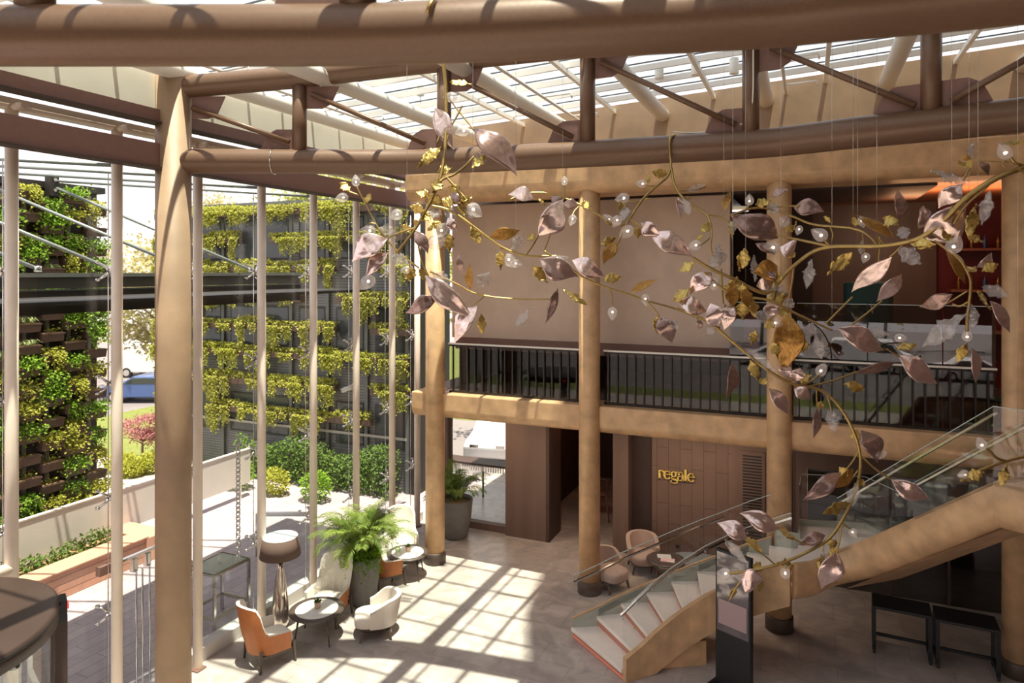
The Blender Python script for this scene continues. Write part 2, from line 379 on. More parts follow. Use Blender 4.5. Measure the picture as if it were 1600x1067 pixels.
# ground floor back wall
b = MB(); b.box((-9.3,16.2,0), (-8.9,16.5,3.37)); b.box((-8.9,16.2,3.1), (-7.2,16.5,3.37)); b.box((-8.9,16.22,0), (-7.2,16.42,.18))
b.box((-7.16,16.12,0), (-6.05,17.0,3.37)); struct('wall_pier', b, M['brown_panel'])
b = MB(); b.box((-6.05,16.12,0), (-5.96,17.0,3.37)); struct('trim_4', b, M['brown_dark'])
b = MB(); b.box((-4.36,16.25,0), (-3.98,16.9,3.37)); struct('wall_jamb', b, M['brown_panel'])
b = MB(); b.box((-3.98,16.6,0), (-3.42,16.7,3.37)); struct('wall_recess', b, M['brown_dark'])
b = MB(); b.box((-3.42,16.3,0), (-1.56,16.6,3.37)); wp = struct('wall_sign', b, None)
wp.data.materials.clear(); wp.data.materials.append(tiles('wood_panel_tiles', (.165,.102,.078), (.15,.092,.070), (.05,.03,.024), 1.32, .27, .005, .6, (.94,1.05), (R(90), 0, R(90)), .35))
b = MB(); b.box((-0.28,16.3,2.5), (UR,16.6,3.37)); b.box((-.28,16.3,0),(-.02,16.6,2.5)); struct('wall_header', b, M['brown_panel'])
b = MB(); b.box((-.02,16.33,0), (UR,16.37,2.5)); o = b.build('window_1', M['glass_refl']); o['kind'] = 'structure'
b = MB()
for u in (0.75, 1.55, 2.6, 3.6, 4.6): b.box((u,16.3,0), (u+.05,16.4,2.5))
struct('trim_5', b, M['brown_dark'])
b = MB(); b.box((-.02,18.6,0), (UR,18.8,3.37)); struct('wall_back_of_house', b, M['brown_panel'])
b = MB(); b.box((-8.9,16.3,.18), (-7.2,16.34,3.1)); o = b.build('window_2', M['glass']); o['kind'] = 'structure'
# dark restaurant beyond the opening
b = MB(); b.box((-6.9,17.0,0), (-6.7,22,3.37)); b.box((-6.7,22,0), (-3.4,22.2,3.37)); b.box((-3.6,16.9,0), (-3.4,22,3.37)); struct('wall_restaurant', b, M['brown_dark'])

# louvred door beside the sign wall
d = thing('louvred_door', 'brown double louvred service door right of the sign wall', 'door', (-.92,16.3,0), world=True)
b = MB(); b.box((-1.56,16.28,0), (-.28,16.6,3.37)); b.build('frame', M['brown_panel'], d)
for k in range(2):
    u0 = -1.42 + k*.56
    b = MB(); b.box((u0,16.25,.05), (u0+.53,16.28,2.75)); lv = b.build('leaf', M['brown_panel'], d)
    b = MB()
    for i in range(36): b.box((u0+.06, 16.242, .25 + i*.068), (u0+.47, 16.252, .25 + i*.068 + .032))
    b.build('louvre', M['black'], lv)

# sign lettering: bold high-contrast serif built from strokes
def stroke(mb, pts, ws, S, O, closed=False):
    n = len(pts); L = []; Rr = []
    for i in range(n):
        p = Vector((*pts[i], 0)); q0 = Vector((*pts[max(0,i-1)], 0)); q1 = Vector((*pts[min(n-1,i+1)], 0))
        t = (q1 - q0).normalized(); nn = Vector((-t.y, t.x, 0)); w = ws[i] if isinstance(ws, list) else ws
        L.append(p + nn*w/2); Rr.append(p - nn*w/2)
    for i in range(n-1):
        quad = [L[i], L[i+1], Rr[i+1], Rr[i]]
        mb.extr([(O[0] + q.x*S, O[1], O[2] + q.y*S) for q in quad], (0, -.035, 0))
def arcp(cx, cy, rx, ry, a0, a1, n=14): return [(cx + rx*math.cos(R(lerp(a0,a1,i/n))), cy + ry*math.sin(R(lerp(a0,a1,i/n)))) for i in range(n+1)]
def arcw(a0, a1, thin, thick, n=14): return [thin + (thick-thin)*abs(math.cos(R(lerp(a0,a1,i/n))))**1.3 for i in range(n+1)]
sg = thing('sign', 'gold serif letters reading regale on the panelled wall', 'sign', (-3.27,16.28,1.9), world=True)
S = .21; Oz = 1.905; cur = -3.27
def letter(ch, O):
    mb = MB()
    if ch == 'r':
        stroke(mb, [(.2,0),(.2,1)], .24, S, O); stroke(mb, [(.02,.03),(.42,.03)], .06, S, O); stroke(mb, [(.02,.97),(.22,.97)], .06, S, O)
        stroke(mb, arcp(.52,.62,.26,.33,170,60), .07, S, O); stroke(mb, arcp(.62,.84,.07,.07,0,360), .14, S, O); w = .78
    elif ch == 'e':
        stroke(mb, arcp(.45,.5,.33,.44,20,330), arcw(20,330,.06,.25), S, O); stroke(mb, [(.16,.55),(.84,.55)], .07, S, O)
        stroke(mb, arcp(.55,.6,.26,.34,-8,80,8), .15, S, O); w = .95
    elif ch == 'g':
        stroke(mb, arcp(.42,.66,.24,.28,0,360), arcw(0,360,.06,.2), S, O); stroke(mb, [(.62,.84),(.78,.96),(.9,.92)], .1, S, O)
        stroke(mb, [(.25,.38),(.18,.25),(.3,.12),(.62,.08),(.82,-.04),(.8,-.24),(.5,-.34),(.2,-.3),(.08,-.17),(.22,-.02)], [.07,.09,.16,.2,.19,.12,.09,.09,.1,.07], S, O); w = .95
    elif ch == 'a':
        stroke(mb, [(.66,.08),(.66,.72)], .24, S, O); stroke(mb, arcp(.43,.7,.26,.26,0,160), .07, S, O); stroke(mb, arcp(.23,.72,.06,.06,0,360), .13, S, O)
        stroke(mb, arcp(.36,.26,.24,.24,80,350), arcw(80,350,.07,.19), S, O); stroke(mb, [(.42,.5),(.62,.55)], .07, S, O); stroke(mb, [(.66,.05),(.8,.02),(.92,.08)], .08, S, O); w = .95
    else:
        stroke(mb, [(.22,0),(.22,1.38)], .24, S, O); stroke(mb, [(.02,.03),(.44,.03)], .06, S, O); stroke(mb, [(.02,1.35),(.24,1.35)], .06, S, O); w = .5
    return mb, w
for ch in 'regale':
    mb, w = letter(ch, (cur, 16.28, Oz)); mb.build('letter', M['signgold'], sg); cur += (w*S) * .72/ .85 - .012

# ------------------------------------------------------------------ columns of the back block
lab = ['bronze round column nearest the glass wall, behind the far coffee table', 'bronze round column beside the foot of the staircase',
       'bronze round column rising behind the stair landing', 'bronze round column at the right end of the mezzanine']
for k, u in enumerate(CU):
    t = thing('column', lab[k], 'column', (u, CV, 0), 0, 'bronze columns of the mezzanine front')
    b = MB(); b.lathe([(.225,0),(.225,8.6)], n=36); b.build('shaft', M['bronze'], t)
    b = MB(); b.lathe([(.255,0),(.255,.25),(.245,.27)], n=36); b.build('base_collar', M['wood_dark'], t)

# ------------------------------------------------------------------ mezzanine balustrades
def balustrade(u0, u1, lab_, zt=5.09):
    t = thing('balustrade', lab_, 'railing', ((u0+u1)/2, 14.25, 3.95), 0, 'mezzanine balustrades', True)
    b = MB(); b.box((u0,14.275,3.955), (u1,14.285,zt)); b.build('glass_panel', M['glass_mezz'], t)
    b = MB(); b.box((u0,14.17,zt), (u1,14.27,zt+.03)); b.build('top_rail', M['white_steel'], t)
    b = MB(); b.box((u0,14.23,3.955), (u1,14.27,4.0)); b.box((u0,14.23,zt-.05), (u1,14.27,zt)); b.build('rail_frame', M['blackbar'], t)
    n = int((u1-u0)/.19)
    for i in range(n):
        u = u0 + .1 + i*.19
        bb = MB(); bb.box((u-.014,14.225,4.0), (u+.014,14.265,zt-.05)); bb.build('baluster', M['blackbar'], t)
balustrade(CU[0]+.25, CU[1]-.25, 'dark barred balustrade below the beige bulkhead, left bay')
balustrade(CU[1]+.25, CU[2]-.25, 'dark barred balustrade between the two middle columns')
balustrade(CU[2]+.25, CU[3]-.25, 'dark barred balustrade with glass screen standing above it, above the upper stair')
t = thing('glass_screen', 'tall clear glass screen behind the right balustrade bars', 'glass screen', (1.5,14.35,3.95), world=True)
for u0, u1 in ((-1.45,-.75), (-.2,1.0), (1.02,2.2), (2.22,3.0)):
    b = MB(); b.box((u0,14.33,3.95), (u1,14.345,6.18)); p = b.build('glass_panel', M['glass_refl'], t)
    bb = MB(); bb.box((u0,14.325,6.18), (u1,14.35,6.192)); bb.build('polished_edge', M['glass_edge'], p)

# ------------------------------------------------------------------ glass wall
PU = -9.58
POSTV = [5.63 + 1.5*k - (.01*k) for k in range(8)]; POSTV[-1] = 15.77
SPZ = [6.8, 5.09, 3.36, 1.62]
plabel = ['cream tubular facade post behind the revolving door', 'cream tubular facade post left of the big bronze column', 'cream tubular facade post right of the big bronze column',
          'cream tubular facade post behind the floor lamp', 'cream tubular facade post behind the front white wing chair', 'cream tubular facade post rising behind the potted palm',
          'cream tubular facade post behind the far white wing chair', 'cream tubular facade post close behind the back column']
def spider(mb, v, z):
    g = -9.86
    mb.tube([(PU-.07,v,z),(g+.12,v,z)], .04, 10)
    for a in (-1,1):
        for c in (-1,1):
            mb.tube([(g+.12,v,z),(g+.10,v+a*.07,z+c*.07),(g+.04,v+a*.13,z+c*.13)], [.026,.02,.016], 8)
            mb.lathe([(0,-.02),(.032,-.018),(.036,0),(.032,.018),(0,.02)], (g+.03, v+a*.13, z+c*.13), 10)
for k, v in enumerate(POSTV):
    t = thing('facade_post', plabel[k], 'post', (PU,v,0), 0, 'cream posts of the glass wall', True)
    b = MB(); b.tube([(PU,v,.03),(PU,v,9.02)], .078, 24); b.build('shaft', M['post'], t)
    b = MB(); b.box((PU-.1,v-.1,0), (PU+.1,v+.1,.03)); b.build('base_plate', M['brown_steel'], t, .01)
    b = MB(); b.tube([(PU,v,8.95),(-9.30,v,8.95)], .05, 12); b.build('top_arm', M['post'], t)
    for z in SPZ:
        b = MB(); spider(b, v, z); b.build('spider_fitting', M['chrome'], t)
    b = MB(); b.tube([(-9.80,v+.02,.3),(-9.80,v+.02,8.3)], .008, 6); b.build('cable', M['chrome'], t)
GV = [2.6] + POSTV + [16.3]; ZG = [.24, 1.62, 3.36, 5.09, 6.8, 8.9]
for k in range(len(GV)-1):
    b = MB()
    for j in range(5):
        if k == 2 and j == 0: continue
        b.box((-9.872, GV[k]+.008, ZG[j]+.006), (-9.858, GV[k+1]-.008, ZG[j+1]-.006))
    o = b.build('window_%d' % (k+3), M['glass']); o['kind'] = 'structure'
b = MB(); b.box((-9.93,8.55,0), (-9.68,16.25,.24)); struct('baseboard_left', b, M['screen'], .01)
b = MB(); b.tube([(-9.58,3.5,8.98),(-9.58,16.2,8.98)], .055, 12); struct('trim_6', b, M['post'])
b = MB(); b.tube([(PU, POSTV[0]-1.4, 2.92), (PU, POSTV[0], 2.92)], .075, 16)
tag(b.build('facade_crossbar', M['post']), 'short cream horizontal tube above the revolving door', 'tube')
# long brown beams beside the posts, and the cream fascia under the roof
for z0, z1, lb in ((8.36,8.75,'deep brown box beam along the glass wall, the lower of two'), (9.05,9.27,'shallow brown box beam along the glass wall, the upper of two')):
    t = thing('facade_beam', lb, 'beam', (-9.15,9,z0), 0, 'brown beams of the glass wall', True)
    b = MB(); b.box((-9.22,2.0,z0+.03), (-9.08,15.2,z1)); b.build('web', M['brown_steel'], t)
    b = MB(); b.box((-9.26,2.0,z0), (-9.04,15.2,z0+.03)); b.build('flange', M['brown_dark'], t)
b = MB(); b.box((-9.3,2.0,9.27), (-9.2,15.2,9.84)); b.box((-9.95,2.0,9.84), (-9.2,15.2,9.9)); struct('wall_fascia', b, M['cream_panel'])
b = MB(); b.box((-9.95,2.0,8.98), (-9.5,15.2,9.06)); struct('trim_7', b, M['cream_panel'])

# double glass door hardware
t = thing('glass_door', 'frameless glass door with long bar handles beside the bronze column', 'door', (-9.865,7.9,0), world=True)
gu = -9.865
b = MB(); b.box((gu-.007,7.14,.03), (gu+.007,8.58,2.25)); b.build('glass_leaf', M['glass'], t)
b = MB(); b.box((gu-.03,7.1,2.25), (gu+.03,8.6,2.29)); b.build('top_rail', M['chrome'], t)
b = MB(); b.box((gu-.05,7.02,2.18), (gu+.05,7.22,2.32)); b.build('corner_patch', M['brown_steel'], t)
for v in (7.62, 7.86): 
    b = MB(); b.box((gu-.05,v-.04,2.02), (gu+.05,v+.04,2.24)); b.build('hinge_patch', M['chrome'], t, .01)
for v in (7.62, 7.73, 7.86):
    b = MB(); b.tube([(gu+.06,v,.15),(gu+.06,v,2.05)], .013, 8); b.build('bar_handle', M['chrome'], t)

# ------------------------------------------------------------------ roof: glass, purlins, big tubes
RV0, RV1, RU0, RU1 = -3.0, 14.3, -9.25, 5.5
b = MB(); b.prism([(RU0,RV0),(RU1,RV0),(RU1,RV1),(RU0,RV1)], [roofz(u)+.02 for u in (RU0,RU1,RU1,RU0)], [roofz(u)+.035 for u in (RU0,RU1,RU1,RU0)])
struct('ceiling', b, M['glass_roof'])
for i in range(20):
    v = RV0 + .3 + i*.86
    if v > 14.2: break
    t = thing('roof_purlin', 'white glazing bar of the sloping glass roof', 'glazing bar', (0,v,roofz(0)), 0, 'white glazing bars under the roof glass', True)
    b = MB(); b.bar((RU0,v,roofz(RU0)-.05), (RU1,v,roofz(RU1)-.05), .05, .10); b.build('bar', M['white_steel'], t)
    b = MB(); b.bar((RU0,v,roofz(RU0)+.045), (RU1,v,roofz(RU1)+.045), .02, .02); b.build('seal', M['black'], t)
TUBE = [-8.95, -6.95, -4.88, -2.78, -.76, 1.32, 3.4]
for i, u in enumerate(TUBE):
    z = roofz(u) - .36 + (.16 if i == 0 else 0)
    b = MB(); b.tube([(u,RV0,z),(u,14.42,z)], .14, 20)
    o = b.build('roof_tube', M['white_steel']); tag(o, 'thick cream roof tube, the %s counted from the glass wall' % ['first','second','third','fourth','fifth','sixth','seventh'][i], 'roof tube', 'cream tubes carrying the glass roof')
    if i in (0,2,4):
        t = thing('sprinkler_pipe', 'thin white sprinkler pipe beside the %s roof tube from the glass wall' % ['first','','third','','fifth'][i], 'pipe', (u+.36,8,z), 0, 'sprinkler pipes under the roof', True)
        b = MB(); b.tube([(u+.36,RV0,z+.1),(u+.36,14.3,z+.1)], .03, 8); b.build('pipe', M['white_steel'], t)
        for v in (4.5,8.2,11.9,13.6):
            b = MB(); b.tube([(u+.36,v,z+.1),(u+.9,v,z+.12),(u+.92,v,z+.03)], .018, 8); b.build('branch', M['white_steel'], t)
for u in (-5.9,-3.8,-1.75,.3,2.4):
    b = MB(); b.bar((u,RV0,roofz(u)-.14), (u,14.3,roofz(u)-.14), .07, .08)
    tag(b.build('roof_rafter', M['white_steel']), 'slim white roof rafter running between the thick cream tubes', 'rafter', 'slim white rafters under the glass roof')
for x, y, lb in ((1030,112,'small white cylinder downlight nearest the middle of the roof'), (1087,106,'white cylinder downlight left of the truss post'), (1147,104,'white cylinder downlight against the truss post'), (657,140,'white cylinder downlight left of the hanging branch'), (748,132,'white cylinder downlight right of the hanging branch')):
    p = onv(x, y, 12.6)
    t = thing('downlight', lb, 'downlight', p, 0, 'cylinder downlights under the roof')
    b = MB(); b.lathe([(.075,-.13),(.08,-.12),(.08,.13),(.07,.15)], n=16); b.build('body', M['white_steel'], t)
    b = MB(); b.tube([(0,0,.15),(0,0,roofz(p.x)-p.z-.02)], .012, 6); b.build('stem', M['white_steel'], t)

# ------------------------------------------------------------------ trusses
def pline(tab, x):
    for i in range(len(tab)-1):
        if x <= tab[i+1][0]:
            t = (x - tab[i][0])/(tab[i+1][0]-tab[i][0]); return lerp(tab[i][1], tab[i+1][1], t)
    (x0,y0),(x1,y1) = tab[-2:]; return y1 + (y1-y0)/(x1-x0)*(x-x1)
LOW = [(250,252),(460,252.5),(640,253),(750,249.5),(850,244),(1000,236),(1200,224),(1340,207),(1450,196),(1597,180),(1760,158)]
UPC = [(250,140),(272,137),(450,122),(694,94),(918,70),(1000,64),(1173,56),(1300,30),(1450,-2),(1597,-50),(1760,-100)]
def smooth(pts, it=2):
    for _ in range(it):
        q = [pts[0]]
        for i in range(len(pts)-1): q += [pts[i].lerp(pts[i+1], .25), pts[i].lerp(pts[i+1], .75)]
        pts = q + [pts[-1]]
    return pts
def dlow(x): return 1.72*FPX/(HY - pline(LOW, x))
def lowp(x): p = at(x, pline(LOW, x), dlow(x)); p.z = 8.52; return p
def upp(x): return at(x, pline(UPC, x), dlow(x))
cp = onu(271, 424, -9.1); cp.z = 0
tr = thing('roof_truss', 'curved bronze tubular truss crossing the atrium behind the leaf sculpture', 'truss', (cp.x,cp.y,8.3), world=True)
xs = [282,360,460,550,640,740,850,930,1000,1100,1200,1280,1340,1450,1530,1597,1700,1760,1900]
b = MB(); b.tube(smooth([lowp(x) for x in xs]), .195, 24); b.build('lower_chord', M['bronze_tube'], tr)
b = MB(); b.tube(smooth([upp(x) for x in xs]), .175, 24); b.build('upper_chord', M['bronze_tube'], tr)
for x in (468,694,918,1173,1455):
    a, c = lowp(x), upp(x); c.x, c.y = a.x, a.y
    b = MB(); b.tube([a, c], .112, 20); b.build('strut', M['bronze_tube'], tr)
def gusset(x, y, sgn, w=.30, h=.42):
    p = at(x, y, dlow(x)); q = at(x + 30*sgn, y, dlow(x + 30*sgn)); d = (q-p); d.z = 0; d.normalize(); up = Vector((0,0,1))
    return p, d, up
def plate(x, top, sgn):
    a = upp(x) if top else lowp(x); q = (upp if top else lowp)(x + 40*sgn)
    d = (q-a); d.z = 0; d.normalize(); nrm = d.cross(Vector((0,0,1))); s_ = -1 if top else 1
    pts = [(.10,.15),(.62,.15),(.50,.42),(.36,.50),(.10,.50)]
    b = MB(); b.extr([a + d*px + Vector((0,0,s_*pz)) - nrm*.012 for px, pz in pts], nrm*.024); b.build('gusset_plate', M['brown_steel'], tr)
for x, sg_ in ((290,1),(468,1),(694,1),(918,1),(1173,1)): plate(x, True, sg_)
for x, sg_ in ((468,-1),(694,-1),(918,-1),(1173,-1),(1455,-1),(1455,1)): plate(x, False, sg_)
for (x0,y0,x1,y1) in ((300,168,452,222),(487,147,664,224),(730,130,895,214),(938,97,1150,195),(1205,75,1430,165),(1485,158,1640,72)):
    b = MB(); b.tube([at(x0,y0,dlow(x0)-.06), at(x1,y1,dlow(x1)-.06)], .04, 12); b.build('tie_bar', M['bronze_tube'], tr)
b = MB(); b.tube([upp(450)+Vector((0,0,.1)), upp(450)+Vector((0,0,.32))], .13, 16); b.build('cap', M['brown_steel'], tr)
pth = [lowp(425)+Vector((.2*math.cos(a),.0,0))*0 + Vector((0,0,0)) for a in (0,)]
ring = []
a0 = lowp(428); dd = (lowp(440)-lowp(420)).normalized(); nn = dd.cross(Vector((0,0,1)))
for k in range(21):
    a = 2*math.pi*k/20; ring.append(a0 + (nn*math.cos(a) + Vector((0,0,1))*math.sin(a))*.202)
b = MB(); b.tube(ring, .008, 6); b.build('cable_loop', M['chrome'], tr)
b = MB(); b.tube(smooth([lowp(1052)+Vector((0,0,.24)), lowp(1080)+Vector((0,0,.205)), lowp(1130)+Vector((0,0,.205)), lowp(1168)+Vector((0,0,.3)), lowp(1178)+Vector((.0,-.12,.5)), upp(1178)+Vector((0,-.12,-.2))]), .011, 6); b.build('cable', M['white_steel'], tr)

cl = thing('main_column', 'tall bronze round column at front left, in line with the glass wall', 'column', (cp.x,cp.y,0))
b = MB(); b.lathe([(.26,0),(.26,9.82)], n=40); b.build('shaft', M['bronze_dark'], cl)  # darker plaster than the back columns, its shade put into the colour
b = MB(); b.lathe([(.18,9.82),(.18,10.02)], n=24); b.build('cap', M['post'], cl)

FG = [(-250,56),(0,56),(400,56),(560,55.5),(700,50),(850,44),(1000,36),(1200,24),(1340,8),(1450,-2),(1597,-19),(1800,-45)]
def fgp(x): d = 1.72*FPX/(HY - pline(FG, x)); p = at(x, pline(FG, x), d); p.z = 8.52; return p
ft = thing('roof_truss', 'thick bronze truss tube across the top of the view, nearest of the two trusses', 'truss', (fgp(0).x,fgp(0).y,8.3), world=True)
b = MB(); b.tube(smooth([fgp(x) for x in (-250,-100,0,200,400,560,700,850,1000,1100,1200,1340,1450,1597,1800)]), .2175, 32); b.build('lower_chord', M['bronze_tube'], ft)
b = MB(); b.tube(smooth([fgp(x)+Vector((0,0,1.42)) for x in (-250,-100,0,200,400,560,700,850,1000,1100,1200,1340,1450,1597,1800)]), .19, 24); b.build('upper_chord', M['bronze_tube'], ft)
for x in (55, 560, 1060, 1600):
    b = MB(); a = fgp(x); b.tube([a, a+Vector((0,0,1.42))], .13, 20); b.build('strut', M['bronze_tube'], ft)
b = MB(); a = fgp(560); q = fgp(480); dd = (q-a).normalized(); nn = dd.cross(Vector((0,0,1)))
b.extr([a+dd*px+Vector((0,0,pz))-nn*.015 for px, pz in ((.1,.15),(.62,.2),(.5,.5),(.1,.6))], nn*.03); b.build('gusset_plate', M['brown_steel'], ft)

# ------------------------------------------------------------------ staircase
OUT = []; INN = []
RISE = .187
opx = [(895,980),(935,962),(973,942),(1013,925),(1052,908),(1092,892),(1131,878),(1170,862),(1206,848)]
for k, (x, y) in enumerate(opx):
    p = fl(x, y, RISE*(k+1)); OUT.append(Vector((p.x, min(p.y, 13.66), 0)))
OUT.append(Vector((-.14, 13.68, 0)))
INN = [Vector(p+(0,)) for p in ((-2.83,11.19),(-2.63,11.42),(-2.42,11.62),(-2.18,11.82),(-1.91,12.0),(-1.62,12.15),(-1.29,12.25),(-.95,12.28),(-.60,12.25),(-.26,12.18))]
st = thing('staircase', 'curving bronze and white stone staircase up to the mezzanine', 'staircase', (-2.5,12,0), world=True)
NS = 10
for k in range(NS - 1):
    z = RISE*(k+1)
    o0, o1, i0, i1 = OUT[k], OUT[k+1], INN[k], INN[k+1]
    f = (o0-o1).normalized()*.035; g = (i0-i1).normalized()*.035
    b = MB(); b.prism([(o0+f).xy, (o1+(o1-o0)*.05).xy, (i1+(i1-i0)*.05).xy, (i0+g).xy], z-.065, z); b.build('tread', M['tread'], st, .006)
    b = MB(); b.prism([o0.xy, (o0+(o1-o0)*.1).xy, (i0+(i1-i0)*.1).xy, i0.xy], z-RISE, z-.065); rr = b.build('riser', M['riser'], st)
b = MB(); k = 0
b.prism([(OUT[0]+(OUT[1]-OUT[0])*-.01).xy, (OUT[0]+(OUT[1]-OUT[0])*.05).xy, (INN[0]+(INN[1]-INN[0])*.05).xy, (INN[0]-(INN[1]-INN[0])*.01).xy], .02, .05); b.build('light_strip', M['led'], st)
ZL = RISE*NS                                       # landing level
PA = Vector((.45,12.95,0)); PB = Vector((2.26,10.92,0)); DU = (PB-PA).normalized(); NU = Vector((-DU.y, DU.x, 0))
if NU.x < 0: NU = -NU
WU = 1.4; PAo = PA + NU*WU; PBo = PB + NU*WU
land = [OUT[9].xy, (-.12,14.45), (1.0,14.75), PAo.xy, PA.xy, (.1,12.45), INN[9].xy]
b = MB(); b.prism(land, ZL-.065, ZL); b.build('landing', M['tread'], st)
b = MB(); b.prism(land, ZL-.40, ZL-.065); b.build('landing_soffit', M['bronze'], st)
NU2 = 11; ZT = 3.95; r2 = (ZT-ZL)/NU2
for k in range(NU2-1):
    z = ZL + r2*(k+1) - .09; a = PA.lerp(PB, k/(NU2-1)) + NU*.11; c = PA.lerp(PB, (k+1)/(NU2-1)) + NU*.11
    b = MB(); b.prism([a.xy, c.xy, (c+NU*(WU-.12)).xy, (a+NU*(WU-.12)).xy], z-.065, z); b.build('tread', M['tread'], st, .006)
    b = MB(); b.prism([(a+DU*.02).xy, (a+DU*.05).xy, (a+DU*.05+NU*(WU-.12)).xy, (a+DU*.02+NU*(WU-.12)).xy], z-r2, z-.065); b.build('riser', M['riser'], st)
top = [PB.xy, (PB+DU*1.2+NU*-.0).xy, (4.9,11.0), (4.9,14.0), (3.5,13.98), PBo.xy]
b = MB(); b.prism([PB.xy, (3.6,10.9), (5.2,11.2), (5.2,13.95), (3.5,13.6), PBo.xy], ZT-.5, ZT); b.build('upper_landing', M['bronze'], st)
def ribbon(pts, zt, zb, th, side):                 # a stringer: a wall of thickness th along a plan path, rounded foot optional
    n = len(pts); L = []
    for i in range(n):
        t = (pts[min(i+1,n-1)]-pts[max(i-1,0)]).normalized(); nn = Vector((-t.y,t.x,0))*side
        p = pts[i]; q = p + nn*th
        L.append([(p.x,p.y,zb[i]),(p.x,p.y,zt[i]),(q.x,q.y,zt[i]),(q.x,q.y,zb[i])])
    mb = MB(); mb.grid(L, False, True); mb.add(L[0], [(3,2,1,0)]); mb.add(L[-1], [(0,1,2,3)]); return mb
NZ = [RISE*(k+1) for k in range(NS)]
# outer (far) stringer of the lower flight
mbs = ribbon(OUT[:9], [min(z+.13, 9) for z in NZ[:9]], [max(0, z-.62) for z in NZ[:9]], .03, 1); mbs.build('stringer_panel', M['stringer_glass'], st)
po = [p + (Vector((-(OUT[min(i+1,8)]-OUT[max(i-1,0)]).y, (OUT[min(i+1,8)]-OUT[max(i-1,0)]).x, 0)).normalized())*.032 for i, p in enumerate(OUT[:9])]
mbs = ribbon(po, [z+.15 for z in NZ[:9]], [max(0, z-.62) for z in NZ[:9]], .05, 1); mbs.build('stringer', M['bronze'], st)
mbs = ribbon(INN, [z+.14+.06*(i==0) for i, z in enumerate(NZ)], [max(0, z-.55 - .0*i) for i, z in enumerate(NZ)], .09, -1); mbs.build('stringer', M['bronze'], st)
# closed soffit of the lower flight
rows = []
for k in range(NS): rows.append([(OUT[k].x,OUT[k].y,max(0.01,NZ[k]-.60)), (INN[k].x,INN[k].y,max(0.01,NZ[k]-.53))])
b = MB(); b.grid(rows, True); b.grid([[(p[0],p[1],p[2]+.08) for p in r] for r in rows], True); b.build('soffit', M['bronze'], st)
b = MB(); q0 = INN[1]+Vector((.25,.2,0)); b.prism([(-2.35,11.75),(-1.62,12.2),(-1.9,12.7),(-2.9,12.2)], 0, .42); b.build('plinth', M['bronze'], st)
# near stringer of the upper flight: a deep band with a rounded lower edge
def band(path, zt, depth, r, th, side):
    rows = []; n = len(path)
    for i in range(n):
        t = (path[min(i+1,n-1)]-path[max(i-1,0)]).normalized(); nn = Vector((-t.y,t.x,0))*side
        z1 = zt[i]; z0 = z1 - depth; prof = [(th,z1),(0,z1)]
        for k in range(9):
            a = math.pi/2*k/8; prof.append((r - r*math.cos(a), z0 + r - r*math.sin(a)))
        prof.append((th+r, z0))
        rows.append([(path[i].x+nn.x*q, path[i].y+nn.y*q, z) for q, z in prof])
    mb = MB(); mb.grid(rows, True); mb.add(rows[0], [tuple(range(len(rows[0])))]); mb.add(rows[-1], [tuple(range(len(rows[-1])))[::-1]]); return mb
pn = [Vector((-.17,12.10,0)), Vector((.1,12.45,0))*0 + Vector((.12,12.35,0)), PA, PA.lerp(PB,.25), PA.lerp(PB,.5), PA.lerp(PB,.75), PB, Vector((2.75,10.62,0)), Vector((3.6,10.5,0)), Vector((5.0,10.6,0))]
zt = [ZL+.14, ZL+.13, ZL+.13] + [lerp(ZL+.13, ZT+.05, q) for q in (.25,.5,.75)] + [ZT+.05]*4
band(pn, zt, .66, .26, .1, 1).build('stringer', M['bronze'], st)
b = MB()
for (s0, s1) in ((0,1),):
    A, B_, C_, D_ = PA+NU*.15, PB+NU*.15, PBo, PAo
    b.add([(A.x,A.y,ZL-.52),(B_.x,B_.y,ZT-.6),(C_.x,C_.y,ZT-.6),(D_.x,D_.y,ZL-.52)], [(0,1,2,3)])
    b.add([(A.x,A.y,ZL-.42),(B_.x,B_.y,ZT-.5),(C_.x,C_.y,ZT-.5),(D_.x,D_.y,ZL-.42)], [(3,2,1,0)])
b.build('soffit', M['bronze'], st)
ribbon([PAo, PBo], [ZL+.13, ZT+.05], [ZL-.5, ZT-.6], .06, 1).build('stringer', M['bronze'], st)
ribbon([OUT[8]+Vector((.05,.02,0)), OUT[9], Vector((-.12,14.45,0)), Vector((1.0,14.75,0)), PAo], [ZL+.1]*5, [ZL-.4]*5, .05, 1).build('landing_curb', M['stringer_glass'], st)
# glass balustrades with slim handrails
def glassrun(path, zb, zt_, rail=True, railz=.0, hand=None):
    b = ribbon(path, zt_, zb, .014, 1); g = b.build('glass_panel', M['glass_stair'], st)
    b = ribbon(path, [z+.008 for z in zt_], [z-.004 for z in zt_], .014, 1); b.build('polished_edge', M['glass_edge'], g)
    if hand:
        n = len(path); b = MB(); pts = []
        for i in range(n):
            t = (path[min(i+1,n-1)]-path[max(i-1,0)]).normalized(); nn = Vector((-t.y,t.x,0))*hand
            pts.append((path[i].x+nn.x*.06, path[i].y+nn.y*.06, zt_[i]-.09))
        for i in range(n-1): b.bar(pts[i], pts[i+1], .045, .03)
        b.build('handrail', M['chrome'], st)
        for i in range(n):
            b = MB(); b.tube([(path[i].x,path[i].y,zt_[i]-.12), (pts[i][0],pts[i][1],zt_[i]-.10)], .01, 6); b.build('rail_bracket', M['chrome'], st)
glassrun(OUT[:4], [z+.0 for z in NZ[:4]], [z+.95 for z in NZ[:4]], hand=-1)
glassrun(OUT[3:7], [z+.0 for z in NZ[3:7]], [z+.95 for z in NZ[3:7]], hand=-1)
glassrun(OUT[6:9], [z+.0 for z in NZ[6:9]], [z+.95 for z in NZ[6:9]])
glassrun(INN[:5], [z+.0 for z in NZ[:5]], [z+.95 for z in NZ[:5]], hand=1)
